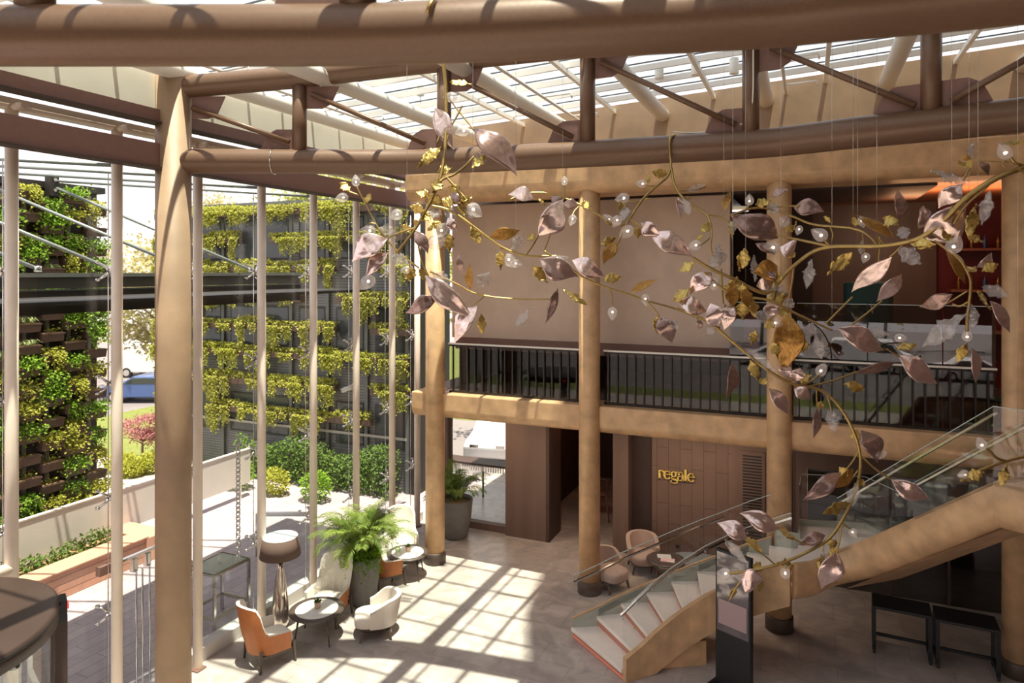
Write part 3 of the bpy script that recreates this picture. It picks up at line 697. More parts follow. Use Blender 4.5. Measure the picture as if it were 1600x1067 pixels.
glassrun(INN[4:10], [z+.0 for z in NZ[4:10]], [z+.95 for z in NZ[4:10]], hand=1)
glassrun([PA, PB], [ZL+.1, ZT], [ZL+1.05, ZT+1.05], hand=1)
glassrun([PB, Vector((2.75,10.62,0)), Vector((3.6,10.5,0))], [ZT]*3, [ZT+1.05]*3)
glassrun([PAo, PBo], [ZL+.1, ZT], [ZL+1.05, ZT+1.05], hand=-1)
glassrun([OUT[9], Vector((-.12,14.4,0)), Vector((1.0,14.7,0)), PAo], [ZL]*4, [ZL+1.0]*4)

# ------------------------------------------------------------------ lounge seating
def shell_part(P, zt_fn, z0, rx, ry, amax, lean, ext, off, nphi=37, nt=12):
    rows = []
    for j in range(nt+1):
        row = []
        for i in range(nphi):
            ph = -1 + 2*i/(nphi-1); z = z0 + (zt_fn(abs(ph))-z0)*j/nt
            a = ph*amax; k = 1 + .10*sstep(z0, z0+.5, z) - .0*z
            x = (rx*k-off)*math.sin(a); y = (ry*k-off)*math.cos(a)
            if abs(a) > math.pi/2:
                x = math.copysign(rx*k-off, a); y = -(abs(a)-math.pi/2)*ext
            y += lean*max(0, z-z0)*max(0.0, math.cos(min(abs(a), math.pi/2)))
            row.append((x, y, z))
        rows.append(row)
    return rows
def rim(mb, A, B):                       # joins two shells along top and front edges
    n = len(A[0])
    mb.grid([A[-1], B[-1]], True); mb.grid([[r[0] for r in A], [r[0] for r in B]], True); mb.grid([[r[-1] for r in A], [r[-1] for r in B]], True)
    mb.grid([A[0], B[0]], True)
def rbox(mb, cx, cy, z0, z1, wx, wy, r=.08, pw=4.0, n=28, crown=.03):
    prof = [(0.0,z0),(.90,z0),(.98,z0+.02),(1.0,z0+.05),(1.0,z1-.06),(.97,z1-.02),(.88,z1),(.5,z1+crown*.8),(0.001,z1+crown)]
    vs = []
    for s_, z in prof:
        for k in range(n):
            a = 2*math.pi*k/n; c, q = math.cos(a), math.sin(a)
            e = (abs(c)**pw + abs(q)**pw)**(-1/pw); vs.append((cx + wx/2*s_*e*c, cy + wy/2*s_*e*q, z))
    m = len(prof); fs = [(i*n+k, i*n+(k+1)%n, (i+1)*n+(k+1)%n, (i+1)*n+k) for i in range(m-1) for k in range(n)]
    mb.add(vs, fs, True); return mb
def leg(mb, p0, p1, a, b_): mb.bar(p0, p1, a, a, (0,1,0), b_, b_); return mb

def wing_chair(loc, rz, label):
    t = thing('wing_chair', label, 'armchair', loc, rz, 'ivory and tan wing chairs')
    def ztop(p):
        if p < .36: return 1.13 - .35*p*p
        if p < .62: return lerp(1.13-.35*.36**2, .60, sstep(.36,.60,p))
        return .60 - .03*(p-.62)/.38
    am = R(118)
    A = shell_part(0, ztop, .27, .365, .36, am, .17, .52, 0); Bn = shell_part(0, ztop, .27, .365, .36, am, .17, .52, .055)
    # wings flare wider above the waist
    def flare(S):
        return [[(x*(1+.14*sstep(.68,.92,z)), y-.05*sstep(.7,1.0,z)*abs(x)*1.5, z) for x, y, z in r] for r in S]
    A = flare(A); Bn = flare(Bn)
    b = MB(); b.grid(A, True); b.build('leather_shell', M['orange'], t)
    b = MB(); b.grid([[p for p in r[::-1]] for r in Bn], True); rim(b, A, Bn); u = b.build('upholstery', M['white_up'], t)
    b = MB(); rbox(b, 0, -.07, .27, .44, .60, .62, crown=.04); b.build('seat_cushion', M['white_up'], t)
    b = MB(); b.box((-.30,-.34,.20), (.30,-.29,.26)); b.box((-.30,.23,.20), (.30,.28,.26)); b.box((-.32,-.34,.20),(-.27,.28,.26)); b.box((.27,-.34,.20),(.32,.28,.26)); b.build('base_frame', M['wood_dark'], t, .006)
    for sx_, sy in ((-1,-1),(1,-1),(-1,1),(1,1)):
        b = MB(); leg(b, (sx_*.35, sy*.31-.03, 0), (sx_*.32, sy*.29-.03, .36), .03, .05); b.build('leg', M['wood_dark'], t)
    return t
def tub_chair(loc, rz, label, m, nm='tub_chair', s_=1.0):
    t = thing(nm, label, 'armchair', loc, rz)
    def ztop(p): return .74 - .06*p*p - .16*sstep(.55,1.0,p)
    A = shell_part(0, ztop, .24, .345*s_, .34*s_, R(112), .10, .42, 0); Bn = shell_part(0, ztop, .24, .345*s_, .34*s_, R(112), .10, .42, .09)
    b = MB(); b.grid(A, True); b.grid([r[::-1] for r in Bn], True); rim(b, A, Bn); b.build('backrest', m, t)
    b = MB(); rbox(b, 0, -.12, .22, .42, .60*s_, .66*s_, pw=3.2, crown=.04); b.build('seat', m, t)
    b = MB(); rbox(b, 0, -.05, .17, .22, .56, .58, pw=4, crown=0); b.build('base_frame', M['wood_dark'], t)
    for sx_, sy in ((-1,-1),(1,-1),(-1,1),(1,1)):
        b = MB(); leg(b, (sx_*.29, sy*.28-.06, 0), (sx_*.25, sy*.25-.06, .19), .03, .05); b.build('leg', M['wood_dark'], t)
    return t
def round_table(loc, label, r=.48, h=.52, mt='marble', rimm='wood_dark', rot=.4):
    t = thing('coffee_table', label, 'table', loc, rot)
    b = MB(); b.lathe([(0,h-.035),(r-.03,h-.035),(r,h-.02),(r,h),(r*.76,h+.002),(0,h+.002)], n=48); b.build('table_rim', M[rimm], t)
    if mt: b = MB(); b.lathe([(0,h+.001),(r*.77,h+.001),(r*.77,h+.008),(0,h+.008)], n=48, smooth=False); b.build('marble_inset', M[mt], t)
    for k in range(4):
        a = math.pi/4 + k*math.pi/2
        b = MB(); b.tube([(r*.92*math.cos(a), r*.92*math.sin(a), 0), (r*.72*math.cos(a), r*.72*math.sin(a), h-.03)], [.012,.021], 10); b.build('leg', M['wood_dark'], t)
    return t
def succulent(loc, label):
    t = thing('potted_succulent', label, 'plant', loc)
    b = MB(); b.lathe([(.040,0),(.055,.02),(.062,.11),(.058,.12),(.050,.115),(0,.105)], n=18); b.build('pot', M['terra'], t)
    b = MB()
    for k in range(34):
        a = random.uniform(0,6.28); el = random.uniform(.3,1.4); d = Vector((math.cos(a)*math.cos(el), math.sin(a)*math.cos(el), math.sin(el)))
        b.leaf((d.x*.02,d.y*.02,.11), d, (0,0,1), random.uniform(.06,.10), .022, .1)
    b.build('leaves', M['leaf_d'], t)
rs = random.getstate()
P1 = fl(419,1031); P2 = fl(514,965); P3 = fl(627,874); P4 = fl(601,910)
def face(a, tgt): d = Vector(tgt)-Vector(a); return math.atan2(d.x, -d.y)       # local -Y turned to the target
T1 = fl(495,996); T2 = fl(637,900)
wing_chair(P1, R(156), 'tan leather wing chair at front left, seen from behind beside the floor lamp')
wing_chair(P2, R(8), 'ivory wing chair facing the camera, between floor lamp and big potted palm')
wing_chair(P3, R(38), 'ivory wing chair farthest back, beside the bronze column')
wing_chair(P4, R(146), 'tan wing chair half hidden behind the big potted palm')
tub_chair(fl(592,989), R(-55), 'low beige boucle chair standing in the sun right of the front coffee table', M['beige_up'])
round_table(T1, 'round coffee table with marble inset in front of the front ivory chair', .50, .53)
round_table(T2, 'round marble-inset coffee table beside the bronze column, farther back', .46, .53)
succulent(T1 + Vector((0,.02,.538)), 'tiny clay-potted succulent on the front coffee table')
succulent(T2 + Vector((0,.02,.538)), 'tiny clay-potted succulent on the far coffee table')
lp = fl(438,978)
t = thing('floor_lamp', 'tall floor lamp with mercury-glass base and brown drum shade', 'lamp', lp)
b = MB(); b.lathe([(.02,0),(.10,.01),(.165,.05),(.175,.12),(.155,.4),(.11,.8),(.065,1.12),(.05,1.26),(.0,1.27)], n=28); b.build('base', M['mercury'], t)
b = MB(); b.tube([(0,0,1.26),(0,0,1.62)], .018, 10); b.lathe([(.03,1.26),(.035,1.28),(.02,1.30)], n=14); b.build('stem', M['brown_steel'], t)
b = MB(); b.lathe([(.385,1.36),(.325,1.72)], n=40); b.build('lamp_shade', M['shade'], t)
b = MB(); b.lathe([(.319,1.72),(.379,1.36)], n=40); b.lathe([(.325,1.718),(.319,1.722)], n=40); b.lathe([(0,1.66),(.32,1.665)], n=40); b.build('shade_lining', M['shade_in'], t)

# ------------------------------------------------------------------ potted palms
def frond(mb, base, az, el, L, droop, nl=32, ll=.30, lw=.0085):
    p = Vector(base); pts = [p.copy()]; e_ = el; st_ = L/14
    for i in range(14):
        d = Vector((math.cos(az)*math.cos(e_), math.sin(az)*math.cos(e_), math.sin(e_))); p = p + d*st_; pts.append(p.copy()); e_ -= droop*(i/14)*.32
    mb.tube(pts, [lerp(.009,.003,i/14) for i in range(15)], 5, False)
    for i in range(nl):
        s_ = .25 + .75*i/nl; q = s_*14; j = min(13, int(q)); pp = pts[j].lerp(pts[j+1], q-j); tg = (pts[j+1]-pts[j]).normalized()
        side = tg.cross(Vector((0,0,1))); side.normalize(); upn = side.cross(tg)
        l_ = ll*(1-.55*abs(s_-.55)/.45)*random.uniform(.85,1.1)
        for sg_ in (-1,1):
            d = (side*sg_*.8 + tg*.75 + upn*random.uniform(-.05,.25)).normalized()
            m1 = pp + d*l_*.5; d2 = (d + Vector((0,0,-.55))).normalized()
            nrm = d.cross(tg).normalized(); w = nrm.cross(d).normalized()*lw
            mb.add([pp-w*.4, pp+w*.4, m1+w, m1-w, m1+d2*l_*.5], [(0,1,2,3),(3,2,4)])
def palm(loc, label, rp, hp, top, n, seed, under=True, lm='palm', els=(.95,1.52)):
    random.seed(seed)
    t = thing('potted_palm', label, 'plant', loc)
    b = MB(); b.lathe([(rp*.62,0),(rp*.72,.05),(rp*.9,hp*.5),(rp,hp-.03),(rp,hp),(rp*.93,hp),(rp*.9,hp-.08)], n=40); b.build('pot', M['pot'], t)
    b = MB(); b.lathe([(0,hp-.07),(rp*.91,hp-.08)], n=30); b.build('soil', M['soil'], t)
    for k in range(n):
        b = MB(); a = k*2.4 + random.uniform(-.3,.3); el = random.uniform(*els); r0 = random.uniform(0,.4)*rp
        frond(b, (r0*math.cos(a), r0*math.sin(a), hp-.06), a, el, random.uniform(.72,1.0)*top*(.55+.45*math.sin(el)), random.uniform(.6,1.35))
        b.build('frond', M[lm], t)
    if under:
        b = MB()
        for k in range(2800):
            a = random.uniform(0,6.28); r_ = rp*math.sqrt(random.uniform(.1,1.35)); z = hp + random.uniform(-.04,.18) - max(0, r_-rp*.98)*random.uniform(0,7.5)
            if r_ > rp*.98 and math.sin(a) > .2: continue
            d = Vector((math.cos(a), math.sin(a), random.uniform(-.9,.6)))
            b.leaf((r_*math.cos(a), r_*math.sin(a), z), d, (random.uniform(-1,1),random.uniform(-1,1),1), random.uniform(.04,.07), .035)
        b.build('ground_cover', M['leaf'], t)
    return t
palm(fl(567,941), 'large potted palm with trailing ground cover among the wing chairs', .36, .98, 1.45, 60, 3)
palm(fl(712,838), 'potted palm behind the first bronze column, in a round grey pot', .44, .98, 1.2, 26, 5, False, 'palm_d')

# ------------------------------------------------------------------ seating under the mezzanine
tub_chair(fl(1004,888), R(25), 'rose-beige tub chair in front of the wall with gold lettering', M['pink_up'])
tub_chair(fl(950,915), R(60), 'rose-beige tub chair half behind the second bronze column', M['pink_up'])
bt = round_table(fl(1040,905), 'round smoked-top coffee table carrying magazines behind the stair glass', .42, .45, None, 'table_dark')
for k, (dx, dy, rz, lb) in enumerate(((-.05,.10,.3,'pale magazine lying at the back of the smoked table'),(.06,-.08,.15,'pink-covered magazine lying at the front of the smoked table'))):
    b = MB(); b.box((-.15,-.10,0), (.15,.10,.012)); o = b.build('magazine', M['paper'] if k else M['shade_in']); o.location = bt.location + Vector((dx,dy,.455)); o.rotation_euler.z = rz; tag(o, lb, 'magazine')
pf = fl(1110,868); t = thing('pouf', 'round blue-grey upholstered pouf against the panelled wall', 'pouf', (-2.2,15.6,0))
b = MB(); rbox(b, 0,0,.04,.40,1.35,.9, pw=2.2, crown=.03, n=40); b.build('cushion', M['pouf'], t)
b = MB(); rbox(b, 0,0,0,.05,1.2,.78, pw=2.2, crown=0, n=40); b.build('base', M['wood_dark'], t)
b = MB(); b.box((-2.86,16.285,.30),(-2.78,16.30,.38)); tag(b.build('wall_socket', M['black']), 'small dark wall socket low on the panelled wall', 'socket')

def bar_stool(loc, rz, label):
    t = thing('bar_stool', label, 'stool', loc, rz, 'bar stools in the dark restaurant')
    b = MB(); rbox(b,0,0,.68,.74,.42,.42,pw=3,crown=.02); b.build('seat', M['brown_panel'], t)
    b = MB(); b.tube([(-.2,.18,.74),(-.2,.22,1.02),(0,.27,1.04),(.2,.22,1.02),(.2,.18,.74)], .016, 8); b.build('back_rail', M['brown_panel'], t)
    for sx_, sy in ((-1,-1),(1,-1),(-1,1),(1,1)):
        b = MB(); b.tube([(sx_*.24,sy*.24,0),(sx_*.17,sy*.17,.7)], .015, 8); b.build('leg', M['brown_panel'], t)
bar_stool((-5.25,18.2,0), .3, 'dark bar stool in the unlit doorway, the nearer one')
bar_stool((-5.75,18.9,0), .5, 'dark bar stool in the unlit doorway, the one farther back')
def downlight(name, loc, e_, col=(1,.74,.52), size=.5, aim=(0,.25,-1)):  # area light helper, called only for the added fill below
    L_ = bpy.data.lights.new(name, 'AREA'); L_.energy = e_; L_.color = col; L_.size = size; L_.spread = R(150)
    o_ = bpy.data.objects.new(name, L_); COL.objects.link(o_); o_.location = loc; o_.rotation_euler = Vector(aim).to_track_quat('-Z','Y').to_euler(); return o_
for k, u in enumerate((-7.2,-5.2,-3.0,-1.6)): downlight('mezzanine_fill', (u,15.0,3.30), 15)  # added fill lights that lift the dark area under the mezzanine
downlight('lounge_fill', (1.6,18.2,8.35), 13, aim=(0,.5,-1))  # added fill to brighten the lounge panel
L = bpy.data.lights.new('restaurant_lamp', 'POINT'); L.energy = 10; L.color = (1,.30,.12); L.shadow_soft_size = .2
lo = bpy.data.objects.new('restaurant_lamp', L); COL.objects.link(lo); lo.location = (-4.9,18.9,2.6)
L = bpy.data.lights.new('lounge_cove_light', 'AREA'); L.energy = 60; L.color = (1,.50,.24); L.size = 2.6; L.shape = 'RECTANGLE'; L.size_y = .3
lo = bpy.data.objects.new('lounge_cove_light', L); COL.objects.link(lo); lo.location = (3.0,17.0,8.0); lo.rotation_euler = (R(180),0,0)

# counter seen through the shop window left of the pier
t = thing('bar_counter', 'dark counter with pale striped apron beyond the glass left of the pier', 'counter', (-9.0,18.6,0), world=True)
b = MB(); b.box((-10.6,18.3,1.02), (-7.4,18.9,1.08)); b.build('top', M['brown_dark'], t)
for i in range(40):
    b = MB(); b.box((-10.55+i*.08,18.31,.86), (-10.51+i*.08,18.33,1.02)); b.build('slat', M['white_steel'], t)
for u in (-9.8,-9.0,-8.2): 
    b = MB(); b.tube([(u,18.6,0),(u,18.6,1.02)], .03, 8); b.build('leg', M['black'], t)

# ------------------------------------------------------------------ kiosk
K0 = fl(1118,1066); K0.z = 0; kd = Vector((math.cos(R(23.4)-.95), math.sin(R(23.4)-.95), 0))
K1 = at(1163,871,1.0); 
k1 = at(1163, 424, 10.95); kd = (Vector((k1.x,k1.y,0)) - K0).normalized(); kn = Vector((-kd.y,kd.x,0)); KW = .62
t = thing('information_kiosk', 'tall black touchscreen kiosk standing in front of the staircase', 'kiosk', K0 + kd*KW/2, world=True)
def slab(a0, a1, z0, z1, d0, d1):
    mb = MB(); q = [K0+kd*a0+kn*d0, K0+kd*a1+kn*d0, K0+kd*a1+kn*d1, K0+kd*a0+kn*d1]; mb.prism([p.xy for p in q], z0, z1); return mb
slab(0, KW, .03, 2.22, 0, .10).build('body', M['black'], t, .008)
slab(.03, KW-.03, .9, 2.19, -.006, 0).build('screen', M['screenface'], t)
slab(.06, KW-.06, 1.02, 1.42, -.010, -.006).build('poster', M['poster'], t)
slab(-.06, KW+.06, 0, .03, -.22, .30).build('base_plate', M['black'], t)

# ------------------------------------------------------------------ stacked black trolleys under the stairs
def trolley(loc, rz, label):
    t = thing('trolley_table', label, 'table', loc, rz, 'black folding trolley tables under the stair')
    b = MB(); b.box((-.46,-.28,.80),(.46,.28,.85)); b.build('top', M['black'], t, .01)
    for s_ in (-1,1):
        b = MB(); b.box((s_*.43-.03,-.27,.06),(s_*.43+.03,-.21,.80)); b.box((s_*.43-.03,.21,.06),(s_*.43+.03,.27,.80)); b.box((s_*.43-.03,-.27,.10),(s_*.43+.03,.27,.16)); b.build('leg_frame', M['black'], t)
        for q in (-.24,.24):
            b = MB(); b.tube([(s_*.43-.02,q,.035),(s_*.43+.02,q,.035)], .035, 12); b.build('castor', M['black'], t)
    b = MB(); b.box((-.43,.22,.10),(.43,.26,.15)); b.build('stretcher', M['black'], t)
trolley((1.52,14.0,0), R(-3), 'black trolley table in the shade under the stair, the left one')
trolley((2.48,13.9,0), R(-3), 'black trolley table in the shade under the stair, the right one')

# ------------------------------------------------------------------ lounge furniture on the mezzanine
def cafe_chair(loc, rz, label, m):
    t = thing('cafe_chair', label, 'chair', loc, rz)
    b = MB(); rbox(b,0,0,.42,.50,.48,.46,pw=3.5); b.build('seat', m, t)
    b = MB(); b.grid([[(x, .22+.06*(z-.5)-.10*(x/.25)**2*.6, z) for x in (-.24,-.16,-.08,0,.08,.16,.24)] for z in (.5,.62,.74,.86,.92)]); o = b.build('backrest', m, t)
    sm_ = o.modifiers.new('thick','SOLIDIFY'); sm_.thickness = .05
    for sx_, sy in ((-1,-1),(1,-1),(-1,1),(1,1)):
        b = MB(); b.tube([(sx_*.22,sy*.22,0),(sx_*.18,sy*.18,.44)], .014, 8); b.build('leg', M['black'], t)
cafe_chair((3.15,15.4,3.95), R(60), 'teal chair behind the glass screen at the right end of the mezzanine', M['teal'])
t = thing('lounge_cabinet', 'dark teal rounded cabinet standing in the mezzanine lounge', 'cabinet', (1.25,17.6,3.95))
b = MB(); rbox(b,0,0,.1,2.6,1.0,.6,pw=4); b.build('body', M['teal'], t)
b = MB(); b.box((-.4,-.2,0),(.4,.2,.1)); b.build('plinth', M['black'], t)
t = thing('lounge_shelf', 'wooden shelf with bottles lit by warm light at the right of the lounge', 'shelf', (4.2,19.8,5.6), world=True)
for z in (5.3,6.3,7.3):
    b = MB(); b.box((3.2,19.6,z),(5.2,20.08,z+.06)); b.build('board', M['ceil'], t)
for i in range(6):
    for z in (6.36,7.36):
        bt_ = thing('bottle', 'dark %s bottle on the %s lounge shelf, number %d along it' % ('blue' if i==2 else 'brown', 'upper' if z > 7 else 'middle', i+1), 'bottle', (3.4+i*.27,19.85,z), 0, 'bottles on the lounge shelves')
        b = MB(); b.lathe([(.04,0),(.045,.02),(.045,.2),(.015,.26),(.015,.33),(0,.33)], n=12); b.build('body', M['paint_blue'] if i==2 else M['amber'], bt_)
b = MB(); b.box((-1.28,15.6,3.95), (-1.0,15.7,5.9)); tag(b.build('red_panel', mat('red_panel_paint', (.35,.012,.015), .4)), 'narrow red panel standing behind the glass screen', 'panel')

# ------------------------------------------------------------------ revolving door drum
RC = Vector((-8.72,4.02,0))
t = thing('revolving_door', 'brown revolving door canopy with dark jamb in the lower left corner', 'revolving door', RC)
b = MB(); b.lathe([(0,3.0),(1.36,3.0),(1.40,2.985),(1.40,2.80),(1.36,2.78),(0,2.78)], n=72); b.build('canopy', M['drum'], t)
b = MB(); b.lathe([(1.41,2.96),(1.415,2.95),(1.415,2.94),(1.405,2.93)], n=72); b.build('canopy_trim', M['black'], t)
pj = at(88,1040,8.3); a = R(61)
for aa in (a, a+math.pi, ):
    c_, s_ = math.cos(aa), math.sin(aa); b = MB(); b.bar((1.40*c_,1.40*s_,0),(1.40*c_,1.40*s_,2.80), .16, .16, (c_,s_,0)); b.build('jamb', M['brown_dark'], t, .01)
sp = MB(); c_, s_ = math.cos(a), math.sin(a); sp.bar((1.43*c_,1.43*s_,2.72),(1.43*c_,1.43*s_,2.98), .09, .24, (-s_,c_,0)); sp.build('sensor', M['black'], t, .01)
sp = MB(); sp.bar((1.47*c_-.06*s_,1.47*s_+.06*c_,2.88),(1.47*c_+.06*s_,1.47*s_-.06*c_,2.88), .05, .05); sp.build('sensor_window', M['lamp_red'], t)
b = MB(); b.lathe([(0,2.72),(.05,2.73),(.06,2.78)], (1.30*math.cos(a-.75),1.30*math.sin(a-.75),0), 16); b.build('camera_dome', M['black'], t)
rows = []
for z in (.05,2.78): rows.append([(1.36*math.cos(a+q*.06), 1.36*math.sin(a+q*.06), z) for q in range(-22,0)])
b = MB(); b.grid(rows); o = b.build('curved_glass', M['glass'], t); sm_ = o.modifiers.new('thick','SOLIDIFY'); sm_.thickness = .012
rows = []
for z in (.05,2.78): rows.append([(1.36*math.cos(a+math.pi+q*.06), 1.36*math.sin(a+math.pi+q*.06), z) for q in range(-22,0)])
b = MB(); b.grid(rows); o = b.build('curved_glass', M['glass'], t); sm_ = o.modifiers.new('thick','SOLIDIFY'); sm_.thickness = .012

# ------------------------------------------------------------------ outside: canopy edge with tie rods
t = thing('canopy', 'dark steel canopy outside the glass wall hung on grey tie rods', 'canopy', (-12,9,6.06), world=True)
b = MB(); b.box((-12.12,1.5,6.06), (-12.0,14.03,6.46)); b.build('fascia', M['steel_dark'], t)
b = MB(); b.box((-12.16,1.5,6.46), (-11.985,14.03,6.485)); b.box((-12.10,1.5,6.5),(-12.04,14.03,6.70)); b.box((-12.2,1.5,6.70),(-11.94,14.03,6.77)); b.build('channel_beam', M['steel_grey'], t)
b = MB(); b.box((-12.0,1.5,6.30), (-9.98,14.03,6.36)); b.build('deck', M['steel_dark'], t)
for v in (7.5, 8.85, 10.6, 12.35):
    b = MB(); e0 = Vector((-12.05,v,6.84)); s0 = Vector((-16.12, v-2.0, 8.78)); b.tube([s0,e0], .034, 10); b.build('tie_rod', M['canopyrod'], t)
    b = MB(); b.lathe([(0,-.06),(.06,-.05),(.06,.05),(0,.06)], (e0.x,e0.y,e0.z), 12); b.build('rod_end', M['chrome'], t)
    b = MB(); b.box((-16.22,v-2.1,8.55),(-16.02,v-1.9,9.05)); br = b.build('bracket', M['steel_dark'], t)
    b = MB(); b.tube([(-16.0,v-2.0,8.68),(-15.98,v-2.0,8.68)], .04, 10); b.tube([(-16.0,v-2.0,8.92),(-15.98,v-2.0,8.92)], .04, 10); b.build('bolt', M['chrome'], br)
    b = MB(); b.tube([(-16.05,v-1.95,8.9),(-9.95,v-.2,8.45)], .03, 8); b.build('stay_rod', M['canopyrod'], t)

# ------------------------------------------------------------------ outside: bench, hedge, screen, showcase
t = thing('terrace_bench', 'long pink timber bench edging the hedge on the terrace', 'bench', (-14.5,8,0), world=True)
b = MB(); b.box((-14.72,2.5,0), (-14.22,11.35,.56)); b.build('front_boards', M['timber'], t)
b = MB(); b.box((-14.74,2.5,.56), (-14.18,11.35,.60)); b.build('seat_boards', M['timber_top'], t, .008)
b = MB(); b.box((-16.2,11.3,0), (-14.18,11.9,.56)); b.build('end_boards', M['timber_top'], t, .01)
def bush(name, c, sx_, sy, sz, n, m, size, label, cat='shrub', group=None, parent=None, seed=1):
    random.seed(seed); b = MB()
    for k in range(n):
        while True:
            q = Vector((random.uniform(-1,1),random.uniform(-1,1),random.uniform(-1,1)))
            if .45 < q.length < 1: break
        p = Vector((c[0]+q.x*sx_, c[1]+q.y*sy, c[2]+q.z*sz))
        b.leaf(p, (q.x+random.uniform(-.7,.7), q.y+random.uniform(-.7,.7), q.z*.6+random.uniform(-.6,.8)), (random.uniform(-1,1),random.uniform(-1,1),1), size*random.uniform(.7,1.3), size*.6)
    o = b.build(name, m, parent)
    if parent is None: tag(o, label, cat, group)
    return o
random.seed(11)
b = MB()
for k in range(4200):
    v = random.uniform(2.5,11.2); u = -14.78 - random.random()*.5; z = .42 + .34*random.random() + .12*math.sin(v*3.1)*.5 - (.25 if u > -14.86 else 0)*random.random()
    b.leaf((u,v,z), (random.uniform(-.2,1),random.uniform(-1,1),random.uniform(-.2,1)), (random.uniform(-1,1),random.uniform(-1,1),1), random.uniform(.06,.11), .055)
tag(b.build('low_hedge', M['leaf_d']), 'low dark hedge planted behind the timber bench', 'hedge')['kind'] = 'stuff'
b = MB(); b.box((-15.5,2.5,0), (-14.72,11.3,.42)); tag(b.build('hedge_bed', M['soil']), 'soil bed under the low hedge behind the bench', 'planting bed')
b = MB(); b.box((-15.6,2.5,.42), (-15.52,15.9,1.42)); b.box((-15.62,2.5,1.42),(-15.50,15.9,1.45)); 
for v in (3,7,11,15.5): b.box((-15.60,v-.05,-.002),(-15.52,v+.05,.42))
tag(b.build('terrace_screen', M['screen']), 'long plain grey screen board behind the terrace bench', 'screen')

t = thing('display_case', 'steel-framed glass display case outside beside the glass wall', 'case', (-10.6,9.9,0), world=True)
x0, x1, y0, y1, z1 = -10.85,-10.15,9.5,10.35,1.12
for x in (x0,x1):
    for y in (y0,y1):
        b = MB(); b.box((x-.025,y-.025,0),(x+.025,y+.025,z1)); b.build('upright', M['chrome'], t)
b = MB(); b.box((x0,y0,z1),(x1,y1,z1+.02)); b.build('top_glass', M['stringer_glass'], t)
b = MB()
for z in (.28,z1-.02):
    b.box((x0,y0-.02,z),(x1,y0+.02,z+.04)); b.box((x0,y1-.02,z),(x1,y1+.02,z+.04)); b.box((x0-.02,y0,z),(x0+.02,y1,z+.04)); b.box((x1-.02,y0,z),(x1+.02,y1,z+.04))
b.build('rails', M['chrome'], t)
t = thing('bottle', 'small clear bottle standing on the outdoor display case', 'bottle', (-10.5,9.95,1.14))
b = MB(); b.lathe([(.03,0),(.035,.02),(.035,.1),(.012,.16),(.012,.2),(0,.2)], n=14); b.build('body', M['crystal'], t)
t = thing('pipe_barrier', 'white pipe barrier with glass gate outside behind the floor lamp', 'barrier', fl(445,803,1.0)*1.0, world=True)
b = MB(); QA = fl(402,803,1.0); QB = fl(489,803,1.0); b.tube([QA,QB], .055, 12); b.build('top_pipe', M['paint_white'], t)
for p in (QA, QB):
    b = MB(); b.tube([(p[0],p[1],0),(p[0],p[1],1.0)], .04, 10); b.build('post', M['chrome'], t)
b = MB(); b.extr([(QA.x+.06,QA.y+.03,.15),(QB.x-.06,QB.y-.03,.15),(QB.x-.06,QB.y-.03,.9),(QA.x+.06,QA.y+.03,.9)], (-.005,.011,0)); b.build('glass_panel', M['glass'], t)
t = thing('rain_chain', 'linked metal rain chain hanging outside beside the fourth facade post', 'chain', (-10.02,9.95,1.2), world=True)
for k in range(26):
    z = 1.3 + k*.085; rg = []
    for q in range(11):
        a = 2*math.pi*q/10; rg.append((-10.02 + (.045*math.cos(a) if k%2 else 0), 9.95 + (0 if k%2 else .045*math.cos(a)), z + .06*math.sin(a)))
    b = MB(); b.tube(rg, .012, 6, False); b.build('link', M['chrome'], t)
b = MB(); b.tube([(-10.02,9.95,3.45),(-9.9,9.95,3.6)], .012, 6); b.build('hook', M['chrome'], t)
cc = onu(547,606,-9.75)
t = thing('security_camera', 'white security camera on a facade post before the green wall', 'camera', (cc.x,cc.y,cc.z), world=True)
b = MB(); b.tube([cc+Vector((-.16,-.12,-.06)), cc+Vector((.03,.04,.02))], .055, 14); b.build('housing', M['paint_white'], t)
b = MB(); b.tube([cc+Vector((0,.02,.03)), cc+Vector((.06,.12,.1)), Vector((PU,POSTV[5],cc.z+.1))], .03, 8); b.build('arm', M['paint_white'], t)

